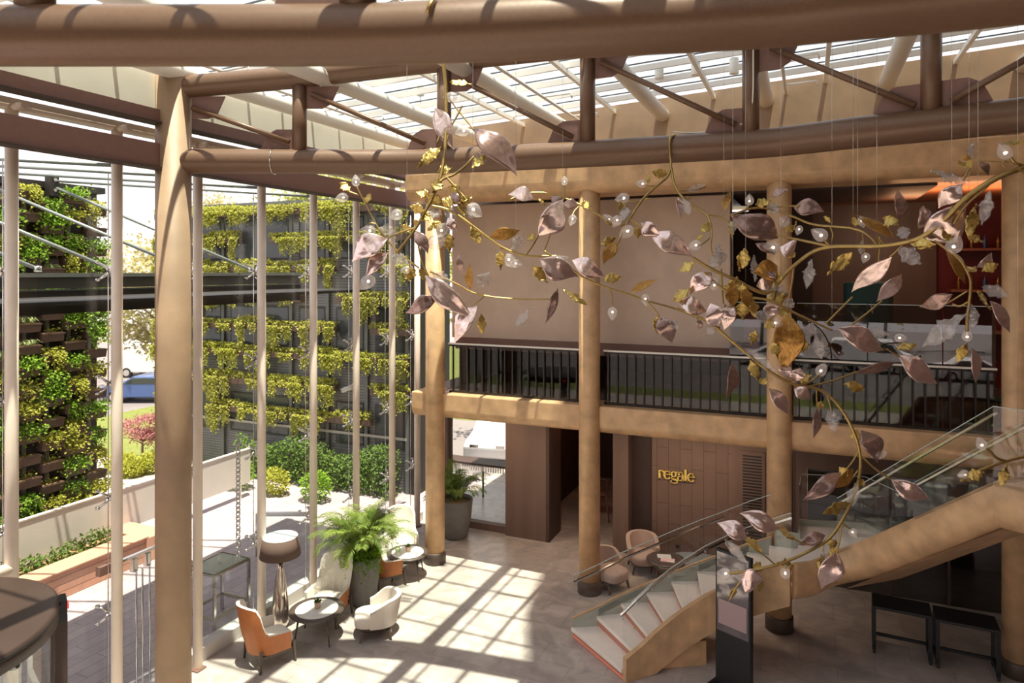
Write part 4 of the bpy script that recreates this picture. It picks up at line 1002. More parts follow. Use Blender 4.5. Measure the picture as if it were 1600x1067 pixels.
# ------------------------------------------------------------------ green walls
def planter_mesh(w, d, h):
    mb = MB(); mb.add([(-w/2,-d*.35,0),(w/2,-d*.35,0),(w/2,d/2,0),(-w/2,d/2,0),(-w/2,-d/2,h),(w/2,-d/2,h),(w/2,d/2,h),(-w/2,d/2,h)], [(0,3,2,1),(0,1,5,4),(1,2,6,5),(2,3,7,6),(3,0,4,7),(4,5,6,7)])
    mb.add([(-w/2-.012,-d/2-.012,h-.03),(w/2+.012,-d/2-.012,h-.03),(w/2+.012,d/2,h-.03),(-w/2-.012,d/2,h-.03),(-w/2-.012,-d/2-.012,h),(w/2+.012,-d/2-.012,h),(w/2+.012,d/2,h),(-w/2-.012,d/2,h)], [(0,3,2,1),(0,1,5,4),(1,2,6,5),(2,3,7,6),(3,0,4,7),(4,5,6,7)])
    return mb
def plant_mesh(kind, w, d, h, seed):
    random.seed(seed); mb = MB()
    if kind == 'grassy tuft':
        for k in range(110):
            a = random.uniform(0,6.28); p = Vector((random.uniform(-w*.3,w*.3), random.uniform(-d*.2,d*.2), h)); L = random.uniform(.22,.42)
            d1 = Vector((math.cos(a)*.5, math.sin(a)*.5-.15, 1)).normalized(); q = p + d1*L*.55; d2 = Vector((d1.x*1.6, d1.y*1.6-.1, -.55)).normalized(); s_ = d1.cross(Vector((math.cos(a+.6),math.sin(a+.6),.1))).normalized()*.009
            mb.add([p-s_,p+s_,q+s_,q-s_,q+d2*L*.55], [(0,1,2,3),(3,2,4)])
    elif kind == 'trailing plant':
        for s_ in range(16):
            p = Vector((random.uniform(-w/2,w/2), -d/2-random.uniform(0,.06), h+random.uniform(0,.12))); L = random.uniform(.1,.55); n = int(L/.022)
            for k in range(n):
                q = p + Vector((random.uniform(-.05,.05), random.uniform(-.06,.02), -L*k/n)); mb.leaf(q, (random.uniform(-1,1),random.uniform(-1,.2),random.uniform(-1,.2)), (random.uniform(-1,1),-1,random.uniform(0,1)), random.uniform(.05,.085), .05)
        for k in range(170): mb.leaf((random.uniform(-w/2,w/2), random.uniform(-d/2,d/2), h+random.uniform(0,.16)), (random.uniform(-1,1),random.uniform(-1,1),random.uniform(0,1)), (random.uniform(-1,1),-1,1), .08, .055)
    elif kind == 'sparse sprig':
        for k in range(50): mb.leaf((random.gauss(-w*.1,w*.2), random.gauss(0,d*.2), h+abs(random.gauss(0,.07))), (random.uniform(-1,1),random.uniform(-1,1),random.uniform(0,1)), (random.uniform(-1,1),-1,1), .06, .035)
    else:
        for k in range(400):
            q = Vector((random.gauss(0,.33), random.gauss(0,.3), random.gauss(0,.34)))
            mb.leaf((q.x*w*1.1, q.y*d*1.1-.06, h+.10+q.z*.34), (q.x+random.uniform(-.6,.6), q.y+random.uniform(-.8,.3), random.uniform(-.6,.7)), (random.uniform(-1,1),-1,random.uniform(0,1)), random.uniform(.07,.11), .06)
    return mb
PW, PD, PH = .50, .26, .20
UG = -16.2
boxme = planter_mesh(PW,PD,PH).mesh('planter_box', M['planter'])
soilb = MB(); soilb.box((-PW/2+.02,-PD/2+.02,PH-.03),(PW/2-.02,PD/2-.02,PH+.012)); soilme = soilb.mesh('soil', M['soil'])
KN = ['bushy plant','trailing plant','grassy tuft','sparse sprig']
PM = {}
for i, kd_ in enumerate(KN):
    for j in range(3): PM[kd_,j] = plant_mesh(kd_, PW, PD, PH, 50+i*9+j).mesh('foliage', {'grassy tuft':M['grassy'],'sparse sprig':M['leaf_y']}.get(kd_, M['leaf'] if j else M['leaf_y']))
t = thing('green_wall_frame', 'dark rail frame carrying the stepped planters of the left green wall', 'frame', (-16.5,7,0), world=True)
b = MB(); b.box((-16.75,1.0,0), (-16.55,11.75,8.75)); b.build('backing', M['rail_dark'], t)
for i in range(21):
    b = MB(); v = 1.2 + i*.515; b.box((-16.54,v-.04,.3), (-16.47,v+.04,8.7)); b.build('upright', M['strip'], t)
b = MB(); b.box((-16.8,1.0,8.75), (-16.3,11.8,8.9)); b.build('coping', M['steel_dark'], t)
ORD = ['top','second','third','fourth','fifth','sixth','seventh','eighth','ninth','tenth','eleventh','twelfth','thirteenth','fourteenth','fifteenth','sixteenth','seventeenth','eighteenth','nineteenth','twentieth']
random.seed(21); rnd = random.Random(5)
ncol = 8
for c_ in range(ncol):
    v = 7.72 + c_*.53
    for r_ in range(16):
        z = 8.42 - r_*.50 - (.25 if c_ % 2 else 0)
        if z < .6: continue
        wts = (5,5,1,1) if z > 5.5 else ((2,2,5,2) if z > 4 and c_ < 5 else (3,4,.3,3))
        kd_ = rnd.choices(KN, wts)[0]; j = rnd.randrange(3)
        p = thing('wall_planter', 'wall box with %s, left green wall, %s row, %s column from right' % (kd_, ORD[r_], ORD[ncol-c_-1] if c_ < ncol-1 else 'first'), 'planter', (UG,v,z), R(90), 'planter boxes of the left green wall')
        o = bpy.data.objects.new('planter_box', boxme); COL.objects.link(o); o.parent = p
        o = bpy.data.objects.new('soil', soilme); COL.objects.link(o); o.parent = p
        o = bpy.data.objects.new('foliage', PM[kd_,j]); COL.objects.link(o); o.parent = p
        s_ = rnd.uniform(.7,1.05); o.scale = (s_*rnd.choice((-1,1)), s_, s_)
# far green wall
VF = 18.0; FU0, FU1 = -21.9, -11.25
t = thing('garden_building', 'grey louvre-clad building behind the terrace, hung with planted troughs', 'building', (-16.5,VF,0), world=True)
b = MB(); b.box((FU0,VF,0), (FU1,VF+2.5,9.05)); b.build('wall', M['cladding'], t)
b = MB(); b.box((FU0-.05,VF-.08,9.05), (FU1,VF+2.5,9.15)); b.build('coping', M['steel_grey'], t)
for i in range(7):
    for z in (1.3,4.3,7.2):
        b = MB(); u = FU0 + .45 + i*1.5; b.box((u,VF-.03,z), (u+1.1,VF+.02,z+1.35)); f_ = b.build('window', M['steel_dark'], t)
        b = MB(); b.box((u+.06,VF-.035,z+.06), (u+1.04,VF-.028,z+1.29)); b.build('pane', M['pane_dark'], f_)
for i in range(8):
    b = MB(); u = FU0 + .1 + i*1.5; b.box((u,VF-.1,0), (u+.12,VF,9.0)); b.build('pilaster', M['steel_grey'], t)
b = MB(); b.box((FU1,VF-.08,0), (FU1+.35,VF+2,9.1)); b.build('corner_post', M['steel_dark'], t)
b = MB(); b.box((FU0,VF-.105,1.62), (FU1,VF-.06,1.70)); b.build('service_rail', M['strip'], t)
TW = 1.32
tb = MB(); tb.box((-TW/2,-.22,0), (TW/2,0,.2)); trme = tb.mesh('trough', M['planter'])
def vine(seed, dens, hang):
    random.seed(seed); mb = MB()
    for k in range(int(240*dens)):
        mb.leaf((random.uniform(-TW/2,TW/2), random.uniform(-.26,0), .2+random.uniform(-.02,.18)), (random.uniform(-1,1),random.uniform(-1,.3),random.uniform(-.3,1)), (random.uniform(-1,1),-1,.8), random.uniform(.06,.10), .06)
    for c_ in range(5):
        x0 = random.uniform(-TW/2,TW/2); hh = random.uniform(.25,1)*hang
        for s_ in range(int(9*dens)):
            x = x0 + random.gauss(0,.09); L = hh*random.uniform(.5,1); n = int(L/.035)
            for k in range(n):
                mb.leaf((x+random.uniform(-.05,.05), -.24-random.uniform(0,.07), .2-L*k/n), (random.uniform(-1,1),random.uniform(-1,0),random.uniform(-1,.2)), (random.uniform(-1,1),-1,random.uniform(0,1)), random.uniform(.055,.09), .06)
    return mb
VM = [vine(80+i, (1.6,1.9,1.3,1.7,1.5,1.8)[i], (.65,.95,.5,.8,1.05,.75)[i]).mesh('foliage', M['vine'] if i % 3 else M['leaf_y']) for i in range(6)]
rows_z = [8.82,7.9,6.95,5.95,5.0,4.1,3.12,2.15]
rnd = random.Random(9)
for r_, z in enumerate(rows_z):
    for c_ in range(8):
        u = FU0 + .75 + c_*1.34
        if u > FU1 - .4: continue
        if rnd.random() < .06: continue
        p = thing('planted_trough', 'vine trough on the grey building, %s row, %s bay from its left end' % (ORD[r_], ORD[c_] if c_ else 'first'), 'planter', (u,VF-.112,z-.15), 0, 'planted troughs on the grey building')
        o = bpy.data.objects.new('trough', trme); COL.objects.link(o); o.parent = p
        o = bpy.data.objects.new('foliage', VM[rnd.randrange(6)]); COL.objects.link(o); o.parent = p; o.scale = (rnd.choice((-1,1)),1,rnd.uniform(.8,1.15))
random.seed(31); b = MB()
for k in range(5200):
    u = random.uniform(-17.5,FU1-.1); z = random.uniform(.05,1.55)*(.85+.15*math.sin(u*2)); v = VF-.25-random.random()*.55
    b.leaf((u,v,z), (random.uniform(-1,1),random.uniform(-1,.2),random.uniform(-.8,.6)), (random.uniform(-1,1),-1,.6), random.uniform(.07,.12), .07)
tag(b.build('tall_hedge', M['leaf_d']), 'dense dark hedge at the foot of the grey building', 'hedge')['kind'] = 'stuff'
for k, (u, s_) in enumerate(((-16.4,.75),(-14.9,.65),(-13.4,.7))):
    bush('garden_shrub', (u,VF-1.7,.62*s_+.0), .7*s_,.5*s_,.62*s_, 700, M['leaf'] if k != 1 else M['leaf_y'], .1, 'rounded garden shrub before the hedge, %s of three' % ['left','middle','right'][k], 'shrub', 'shrubs before the dark hedge', None, 60+k)

# ------------------------------------------------------------------ lawn planting, trees, cars
def tree(loc, h, r_, m, label, seed, n=2600, size=.22, trunk=.12, low=.35, cat='tree', nm='tree', group=None, flat=1.0):
    random.seed(seed); t = thing(nm, label, cat, loc, 0, group)
    b = MB(); b.tube([(0,0,0),(.05*h*.2,0,h*low),(0,.03*h*.2,h*.75)], [trunk,trunk*.8,trunk*.3], 8)
    for k in range(9):
        a = k*2.39; z0 = h*(low+.05*k*.6); b.tube([(0,0,z0),(r_*.4*math.cos(a),r_*.4*math.sin(a),z0+h*.15),(r_*.8*math.cos(a),r_*.8*math.sin(a),z0+h*.24)], [trunk*.4,trunk*.25,.01], 6)
    b.build('trunk', M['bark'], t)
    b = MB(); cen = [(random.gauss(0,.42)*r_, random.gauss(0,.42)*r_, h*(low+.1)+(h*(1-low)*.85)*random.random()) for _ in range(34)]
    for k in range(n):
        c_ = random.choice(cen); q = Vector((random.gauss(0,.4),random.gauss(0,.4),random.gauss(0,.3)*flat))*r_*.42
        p = Vector(c_)+q; p.z = max(p.z, h*low*.8)
        b.leaf(p, (random.uniform(-1,1),random.uniform(-1,1),random.uniform(-1,.4)), (random.uniform(-1,1),random.uniform(-1,1),1), size*random.uniform(.6,1.3), size*.55)
    b.build('crown', m, t); return t
TL = [((-33.5,27.5,0),8.5,3.2,'treeleaf','pale blossoming tree beyond the lawn in the gap between the green walls',1),
      ((-44,41,0),13,4.6,'treeleaf','tall pale tree farther behind the road in the gap',2),
      ((-26.5,33,0),12.5,4.0,'treeleaf_g','olive tree rising behind the left end of the grey building',3),
      ((-18.5,29.5,0),13,3.8,'treeleaf_g','olive tree rising behind the middle of the grey building',4),
      ((-10,30,0),12.5,3.6,'treeleaf_g','olive tree rising behind the right half of the grey building',5),
      ((-33,45,0),15,5.0,'treeleaf','pale tall tree in the distance behind the olive trees',6),
      ((-48,28,0),12,4.4,'treeleaf','pale tree behind the left green wall, far beyond the road',7)]
for loc, h, r_, m, lb, sd in TL: tree(loc, h, r_, M[m], lb, sd, 4200, .34, .16, .25)
mp_ = fl(222,722); tree((mp_.x,mp_.y,0), 1.75, 1.05, M['maple'], 'small red maple on the lawn between the green walls', 12, 2200, .10, .05, .32, flat=.5)
for k, (x, y, s_) in enumerate(((206,742,.55),(240,735,.65),(190,735,.6))):
    p = fl(x, y); bush('garden_shrub', (p.x,p.y,.42*s_), .85*s_,.8*s_,.5*s_, 800, M['leaf_y'], .12, 'low yellow-green shrub under the red maple, %s' % ['the middle one','the right one','the left one'][k], 'shrub', 'shrubs under the red maple', None, 70+k)

def car(loc, rz, paint, label, prof, glassp, L, Wd, nm='car', group=None):
    t = thing(nm, label, nm, loc, rz, group)
    b = MB(); b.extr([(x, -Wd/2, z) for x, z in prof], (0, Wd, 0)); b.build('body', paint, t, .06)
    b = MB(); b.extr([(x, -Wd/2-.012, z) for x, z in glassp], (0, Wd+.024, 0)); b.build('side_windows', M['pane_dark'], t, .01)
    for x in (-L*.30, L*.30):
        for s_ in (-1,1):
            y = s_*(Wd/2-.10)
            w = MB(); w.tube([(x,y-.11,.32),(x,y+.11,.32)], .32, 24); wh = w.build('wheel', M['tyre'], t)
            w = MB(); w.tube([(x,y+s_*.10,.32),(x,y+s_*.125,.32)], .20, 20); w.build('hub', M['alloy'], wh)
    for s_ in (-1,1):
        b = MB(); b.box((L/2-.12,s_*(Wd/2-.4)-.16,.62),(L/2-.01,s_*(Wd/2-.4)+.16,.76)); b.build('headlight', M['chrome'], t)
    return t
SED = [(-2.2,.3),(-2.22,.75),(-2.1,.92),(-1.45,1.0),(-.9,1.38),(.35,1.40),(1.05,1.0),(1.9,.86),(2.2,.68),(2.22,.3)]
SEDG = [(-1.25,1.0),(-.82,1.31),(.3,1.33),(.85,1.0)]
VAN = [(-2.5,.35),(-2.5,2.1),(-2.3,2.2),(1.2,2.2),(1.75,1.45),(2.4,1.2),(2.5,.8),(2.5,.35)]
VANG = [(.2,1.4),(.2,1.95),(1.1,1.95),(1.5,1.4)]
p = fl(231,624); car((p.x,p.y,-.05), R(205), M['paint_blue'], 'blue car parked beyond the lawn in the gap between the green walls', SED, SEDG, 4.4, 1.75)
p = fl(215,600); car((p.x-2,p.y+3,-.05), R(20), M['paint_white'], 'white van parked behind the blue car', VAN, VANG, 5, 1.9, 'van')
p = fl(785,704); car((p.x,p.y,-.03), R(-80), M['paint_silver'], 'silver car on the drive seen through the glass left of the pier', SED, SEDG, 4.4, 1.75)
# street behind the viewer, mirrored in the railing and shopfront glass
for k, (u, v, pt, nm, lb) in enumerate(((4.0,-24,'paint_white','van','white van in the street mirrored by the railing glass'),(-2.5,-25,'paint_silver','car','silver car in the street mirrored by the railing glass'),(9.5,-22,'paint_white','car','white car in the street mirrored by the railing glass'),(14.5,-23,'paint_silver','car','silver car at the far end of the mirrored street'))):
    car((u,v,-.05), R(180 if k%2 else 2), M[pt], lb, VAN if nm=='van' else SED, VANG if nm=='van' else SEDG, 5 if nm=='van' else 4.4, 1.85, nm)
for k, (u, v) in enumerate(((-14,-38),(-4,-39),(6,-38),(16,-39),(26,-38))):
    tree((u,v,0), 9, 3.6, M['treeleaf_g'], 'olive street tree behind the viewer, %s of five' % ['first','second','third','fourth','fifth'][k], 90+k, 1500, .4, .16, .25, group='street trees behind the viewer')

# ------------------------------------------------------------------ hanging leaf sculpture
def leaf_lens(seed, fold=.25, curl=.10, thick=.16, tail=.0):
    random.seed(seed); mb = MB(); n, m = 22, 14; rows = []
    for i in range(n+1):
        t_ = i/n; w = .5*(math.sin(math.pi*t_**.85)**1.2) if 0 < t_ < 1 else 0.0
        w = max(w, .012); r = []
        zc = curl*math.sin(t_*math.pi*1.3) + .10*max(0, t_-.8)*5*tail; yc = .12*math.sin(t_*5.2+seed)*t_
        for k in range(m):
            a = 2*math.pi*k/m; y = w*math.cos(a); z = thick*w*math.sin(a) + fold*abs(y)*.8 - fold*.15 + .02*math.sin(t_*22+y*9+seed)*w
            r.append((t_, y+yc, z+zc))
        rows.append(r)
    mb.grid(rows, True, True); return mb
def leaf_crumple(seed, amp=.09):
    random.seed(seed); n, m = 20, 6; rows = []
    for i in range(n+1):
        t_ = i/n; w = max(.02, .5*math.sin(math.pi*t_**.9)*(1+.14*math.sin(t_*19+seed))); r = []; tw = .9*math.sin(t_*3+seed)
        for k in range(m+1):
            y = w*(2*k/m-1); z = random.uniform(-amp,amp)*(.35+abs(2*k/m-1)) + .25*y*math.sin(t_*9+seed)
            r.append((t_, y*math.cos(tw)-z*math.sin(tw), y*math.sin(tw)+z*math.cos(tw)))
        rows.append(r)
    mb = MB(); top = rows; bot = [[(x, y, z-.035) for x, y, z in r] for r in rows]
    ring = [t + b_[::-1] for t, b_ in zip(top, bot)]
    mb.grid(ring, True, True); return mb
def bulb_mesh(s_=1.0):
    mb = MB(); rows = []
    for i in range(13):
        t_ = i/12; w = max(.004, .36*math.sin(math.pi*min(1, t_**.75*1.0))**.8) if i < 12 else .004
        rows.append([(t_, w*s_*math.cos(2*math.pi*k/14), w*s_*math.sin(2*math.pi*k/14)) for k in range(14)])
    mb.grid(rows, True, True); return mb
LM = {'r': [leaf_lens(s_, .30, .12).mesh('glass_leaf', M['rose']) for s_ in (1,2,3)],
      'd': [leaf_lens(s_, .22, .16).mesh('glass_leaf', M['rose_d']) for s_ in (4,5)],
      'a': [leaf_lens(s_, .18, .10, .06).mesh('amber_leaf', M['amber']) for s_ in (6,7)],
      'g': [leaf_crumple(s_).mesh('gold_leaf', M['gold']) for s_ in (8,9,10,11)],
      'c': [leaf_crumple(s_, .14).mesh('crystal_leaf', M['crystal']) for s_ in (12,13)],
      'b': [bulb_mesh().mesh('glass_bulb', M['crystal'])]}
FIL = MB(); FIL.lathe([(0,-.10),(.06,-.06),(.075,.0),(.05,.08),(0,.14)], (0,0,0), 10); FILME = FIL.mesh('lamp_core', M['bulb'])
LNAME = {'r':'glass_leaf','d':'glass_leaf','a':'amber_leaf','g':'gold_leaf','c':'crystal_leaf','b':'light_bulb'}
RIGHT = Vector((CT, ST, 0)); FWD = Vector((-ST, CT, 0)); UPV = Vector((0,0,1))
lr = random.Random(77)
class Branch:
    def __init__(s, label, root, dfun):
        s.d = dfun; p = at(root[0], root[1], dfun(*root))
        s.t = thing('leaf_sculpture', label, 'sculpture', p, 0, 'hanging branch sculptures', True); s.o = p
    def P(s, x, y, dd=0): return at(x, y, s.d(x, y) + dd)
    def stem(s, pts, r0, r1=None, name='stem'):
        r1 = r0 if r1 is None else r1; q = smooth([s.P(*p) for p in pts], 2); n = len(q); d0 = s.d(*pts[0][:2])
        b = MB(); b.tube(q, [lerp(r0, r1, i/(n-1))*d0/FPX for i in range(n)], 8); b.build(name, M['stem'], s.t)
    def leaf(s, k, x0, y0, x1, y1, w, dd=0):
        p = s.P(x0, y0, dd); q = s.P(x1, y1, dd + lr.uniform(-.06,.06)); X = q - p; L = X.length; X.normalize()
        nrm = (-FWD + RIGHT*lr.uniform(-.45,.45) + UPV*lr.uniform(-.1,.6)).normalized(); Y = nrm.cross(X).normalized(); Z = X.cross(Y)
        wm = w*s.d(x0,y0)/FPX
        me = lr.choice(LM[k]); o = bpy.data.objects.new(LNAME[k], me); COL.objects.link(o); o.parent = s.t
        sc = (L, wm, min(wm, L)*1.0)
        Mx = Matrix((X, Y, Z)).transposed().to_4x4() @ Matrix.Diagonal((*sc, 1)); Mx.translation = p - s.o
        o.matrix_local = Mx
        return o
    def bulb(s, x, y, w, ang=None, L=None):
        a = R(ang) if ang is not None else lr.uniform(0, 6.28); L = L or w*1.35
        x0, y0 = x - math.cos(a)*L/2, y + math.sin(a)*L/2; x1, y1 = x + math.cos(a)*L/2, y - math.sin(a)*L/2
        o = s.leaf('b', x0, y0, x1, y1, w*1.35); c_ = bpy.data.objects.new('lamp_core', FILME); COL.objects.link(c_); c_.parent = o
        c_.location = (.38, 0, 0); return o
    def wire(s, x, y):
        p = s.P(x, y); z1 = roofz(p.x) - .02; b = MB(); b.tube([p, (p.x,p.y,z1)], .0019, 5); b.build('suspension_wire', M['chrome'], s.t)
    def put(s, txt):
        for ln in txt.strip().split('\n'):
            q = ln.split()
            for tok in q:
                k, v = tok[0], [float(a) for a in tok[1:].split(',')]
                if k == 'b': s.bulb(v[0], v[1], v[2], v[3] if len(v) > 3 else None)
                else: s.leaf(k, *v[:5], lr.uniform(-.05,.05))

A = Branch('gold branch with rose glass leaves hanging at the left, from the truss down', (693,60), lambda x, y: 9.2 - .5*sstep(100,400,y))
A.stem([(692,58),(693,100),(697,140),(697,185),(696,225),(692,262),(686,285),(674,312),(662,335),(648,360),(632,380),(617,399)], 3.2, 2.2)
A.stem([(688,282),(698,277),(708,274),(726,261),(740,245)], 2.2, 2)
A.stem([(697,276),(706,286),(717,298),(732,316)], 2.0, 1.8)
A.stem([(675,322),(697,326),(717,337),(737,352),(762,371),(787,389),(820,400),(845,400),(870,400)], 2.6, 1.6)
A.stem([(650,356),(628,362),(605,372)], 2.0, 1.6)
A.stem([(556,289),(572,320),(587,350),(602,372),(625,397),(655,419)], 1.2, 1.4)
A.stem([(587,350),(578,347),(574,353)], 1.2); A.stem([(561,305),(545,299),(531,286)], 1.2, 1)
A.stem([(650,360),(655,392),(662,417),(672,437)], 1.6)
A.stem([(672,424),(695,435),(715,444),(740,459),(775,465),(820,468),(858,467)], 1.5, 1.2)
A.stem([(850,392),(895,422),(917,437),(950,450),(985,460),(1010,470),(1057,482),(1112,505)], 1.8, 1.4)
A.stem([(820,400),(832,385),(841,368)], 1.3); A.stem([(850,392),(858,372),(863,352)], 1.2); A.stem([(735,478),(748,470),(760,460)],1)
A.stem([(697,225),(703,200),(715,180),(722,165)], 1.4); A.stem([(697,185),(690,205),(683,222)], 1.4); A.stem([(703,155),(712,168),(722,180),(742,205)], 1.2)
A.stem([(950,450),(957,462),(957,478)], 1.1)
A.put('''
r680,168,709,232,30 d742,200,808,272,46 g702,128,738,131,14 b703,152,17 b722,205,18 g692,226,652,262,18 g738,262,758,243,20 c745,255,762,232,20
r605,372,546,404,42 r606,394,568,430,24 b573,442,22,225 d650,360,668,396,20 b683,378,24 b692,358,20 g700,362,703,396,16 g675,300,690,280,22 g690,322,712,308,22 g716,318,735,310,20
g714,299,728,345,18 b742,329,22,-40 g736,350,751,382,18 a765,371,813,358,20 c800,390,819,365,18 g828,366,832,376,14 r841,368,886,313,42 r834,310,795,300,26 g783,388,782,422,16 b797,408,20,-50 b808,412,14
b882,282,11,90 b894,344,14,250 a735,452,732,411,13 c748,448,764,425,22 g655,420,668,440,16 c676,428,704,442,22 r844,405,902,436,38 r894,406,946,434,32 g832,415,856,442,18 r664,430,736,500,34 d684,465,632,488,26 r745,478,705,533,32
g752,490,753,522,14 c828,482,804,512,18 d872,450,852,506,15 g880,452,917,476,18 b957,490,16,-90 b1009,469,15 a985,458,1026,434,14 g531,285,548,300,14 b534,309,16,190 b556,282,14,95 g570,320,578,302,14 b575,360,18 c590,358,620,366,22
c690,335,668,328,18 g642,362,626,352,14 g668,360,682,350,16 r700,340,712,362,16 b633,422,12,180 g641,415,640,440,18 g660,345,672,335,18 c612,400,640,412,20 d880,318,905,322,18 g908,318,925,322,16 b963,346,16 c862,412,890,402,16
g940,436,972,433,16 d716,398,722,430,12 a656,352,645,344,10
g664,330,640,322,16 g690,316,664,306,18 g708,318,738,308,18 g722,300,700,292,16 c726,322,744,340,20 c694,330,716,338,18 g676,342,690,362,14 b618,336,18,200 d706,300,716,320,14 g684,268,706,262,16 g672,304,650,300,14''')
for x, y in ((636,380),(739,352),(806,398)): A.wire(x, y)

hk = thing('brass_hook', 'bent brass hook end resting over the nearest bronze truss tube', 'hook', at(668,14,4.6), world=True)
b = MB(); b.tube(smooth([at(668,20,4.70), at(670,12,4.68), at(676,0,4.70), at(684,-14,4.85), at(689,-16,5.0)]), .017, 10); b.build('rod', M['stem'], hk)
C = Branch('gold branch with curled leaves hooked over the truss at the middle', (1050,215), lambda x, y: 9.45 - .75*sstep(240,420,y))
C.stem([(1062,213,.28),(1054,211,.1),(1048,213,0),(1046,222,-.02),(1047,240),(1049,260),(1043,277),(1030,287),(1012,303),(1000,316),(985,340),(974,360),(965,380),(955,395)], 2.6, 1.4)
C.stem([(1049,262),(1052,285),(1060,301),(1070,312),(1090,325),(1105,335),(1111,350),(1112,370),(1109,385),(1114,400),(1125,414)], 2.0, 1.6)
C.stem([(797,312),(820,302),(850,300),(882,309),(912,322),(942,340),(967,352),(980,350)], 1.6, 1.4); C.stem([(882,309),(881,298),(882,289)], 1.2); C.stem([(905,322),(897,330),(894,338)], 1.2)
C.stem([(982,342),(1002,354),(1018,366)], 1.5); C.stem([(1000,315),(985,315),(975,312)], 1.2); C.stem([(1040,280),(1025,292),(1005,289)], 1.1); C.stem([(1111,370),(1100,380),(1090,384)], 1.2); C.stem([(1062,298),(1085,297),(1103,292)], 1)
C.stem([(1108,336),(1125,338),(1140,347)], 1.3)
C.put('''
g1043,272,1018,270,15 g1014,285,1013,272,10 b1002,287,13,180 c1072,299,1104,288,11 r1060,308,1063,341,14 c1068,310,1078,336,14 g1068,308,1080,309,10 b972,310,17,190 g976,318,966,325,16 c978,322,975,345,18 a970,335,968,343,14 b978,363,20 g995,354,997,373,14
r1003,348,1028,370,24 r1016,364,1082,402,40 b1085,384,17,200 g1095,374,1092,368,14 g1097,364,1109,347,14 b1144,356,14,260 g1142,345,1144,373,12 c1126,412,1122,380,30 g963,372,938,383,14 a961,377,944,413,20 g1008,310,1012,312,12 a1132,330,1140,296,14 c1110,408,1138,398,22
g842,310,852,322,12 c858,318,880,330,18 d862,306,880,325,16 g946,345,960,352,14 b950,342,14 c1015,360,1000,345,12''')
for x, y in ((879,308),(1131,338)): C.wire(x, y)

def dD(x, y): return 8.3 - 1.5*sstep(1180,1600,x)
D = Branch('thick gold branch sweeping in from the right edge, laden with rose glass leaves', (1599,262), dD)
D.stem([(1780,180),(1700,215),(1660,235),(1599,262),(1562,275),(1525,297),(1505,312),(1480,340),(1445,370),(1412,380),(1375,385),(1337,385),(1297,385),(1270,392),(1240,415),(1222,434),(1210,452),(1208,475),(1210,492)], 5.0, 3.2)
D.stem([(1210,452),(1195,459),(1175,452),(1150,437),(1110,420),(1082,402)], 3.4, 2.2)
D.stem([(1532,292),(1550,286),(1510,318),(1490,350)], 2.4, 1.6)
D.stem([(1142,337),(1172,325),(1200,325),(1237,337),(1267,351),(1300,354),(1332,356),(1355,365),(1370,382)], 1.9, 1.5)
D.stem([(1297,385),(1255,376),(1212,367)], 2.2, 1.6); D.stem([(1297,385),(1290,378),(1283,368)], 1.6); D.stem([(1200,325),(1230,322),(1250,322)], 1.2); D.stem([(1142,337),(1165,328),(1172,318)],1.3)
D.stem([(1600,258),(1585,255),(1579,246)], 2.4); D.stem([(1578,253),(1550,252),(1528,251)], 1.2); D.stem([(1571,262),(1565,255),(1572,250)], 1.2); D.stem([(1517,258),(1505,282)], 1.5)
D.stem([(1460,376),(1478,388),(1500,405),(1512,425),(1518,440),(1515,470),(1511,500),(1511,518)], 2.0, 2.4); D.stem([(1515,470),(1500,480),(1488,475)], 1.4); D.stem([(1511,455),(1490,468),(1478,475)],1.2)
D.stem([(1375,385),(1373,402),(1373,412)], 1.2); D.stem([(1410,383),(1398,395),(1390,402)], 1.3); D.stem([(1240,418),(1238,440),(1232,470),(1231,495)], 1.8)
D.stem([(1297,354),(1302,366),(1300,375)],1.1); D.stem([(1348,365),(1350,385),(1352,398)],1)
D.put('''
r1442,374,1518,322,54 d1216,372,1142,332,44 d1240,324,1288,328,28 a1398,372,1334,334,22 d1405,344,1406,293,22 b1280,366,22,150 c1268,405,1260,452,20 g1332,394,1292,430,22 r1393,402,1330,458,28 r1409,429,1368,472,28 c1404,388,1440,412,24 r1503,288,1466,326,30
c1510,287,1454,266,22 b1569,236,22,120 c1514,249,1521,222,18 a1518,247,1500,246,10 g1520,252,1508,258,16 d1530,252,1547,274,14 g1526,318,1513,372,20 c1547,298,1534,352,18 g1512,368,1536,378,20 b1492,382,24,60 a1478,390,1512,442,26 g1510,416,1526,424,20
r1527,418,1553,397,20 g1534,424,1560,412,16 c1534,448,1577,463,20 d1488,460,1436,482,24 c1506,492,1441,542,32 r1548,470,1580,522,26 g1528,454,1548,484,18 b1511,524,15,90 r1519,543,1527,600,24 g1512,535,1495,566,16 c1518,475,1520,515,18 g1470,355,1490,378,22
r1240,395,1222,382,34 g1225,384,1242,402,24 c1210,382,1195,392,24 b1205,386,20 g1245,345,1240,360,12 b1248,360,12,250 g1240,352,1228,362,14 c1216,340,1236,352,18 g1290,345,1296,340,14 g1330,348,1342,344,14 b1347,347,14 g1380,340,1404,352,20 c1405,355,1418,372,18
b1352,403,13,250 g1372,373,1380,380,16 c1348,375,1345,398,10 r1436,358,1448,322,24 g1180,320,1205,312,16 d1205,308,1232,294,14 b1171,312,14,90 c1200,320,1218,332,18 g1420,378,1462,382,18 a1430,385,1460,388,14 d1450,345,1440,320,16 g1560,225,1600,222,14 g1590,262,1600,270,18
g1498,250,1508,262,12 d1180,380,1212,398,16 d1195,432,1208,418,30 a1215,415,1180,430,36 g1160,392,1155,424,22 c1180,440,1178,398,16 g1175,465,1180,496,18 c1190,455,1235,460,24 g1200,470,1232,460,24 g1215,480,1240,500,20 c1210,465,1222,445,18 r1182,447,1210,440,24 g1222,440,1206,432,20''')
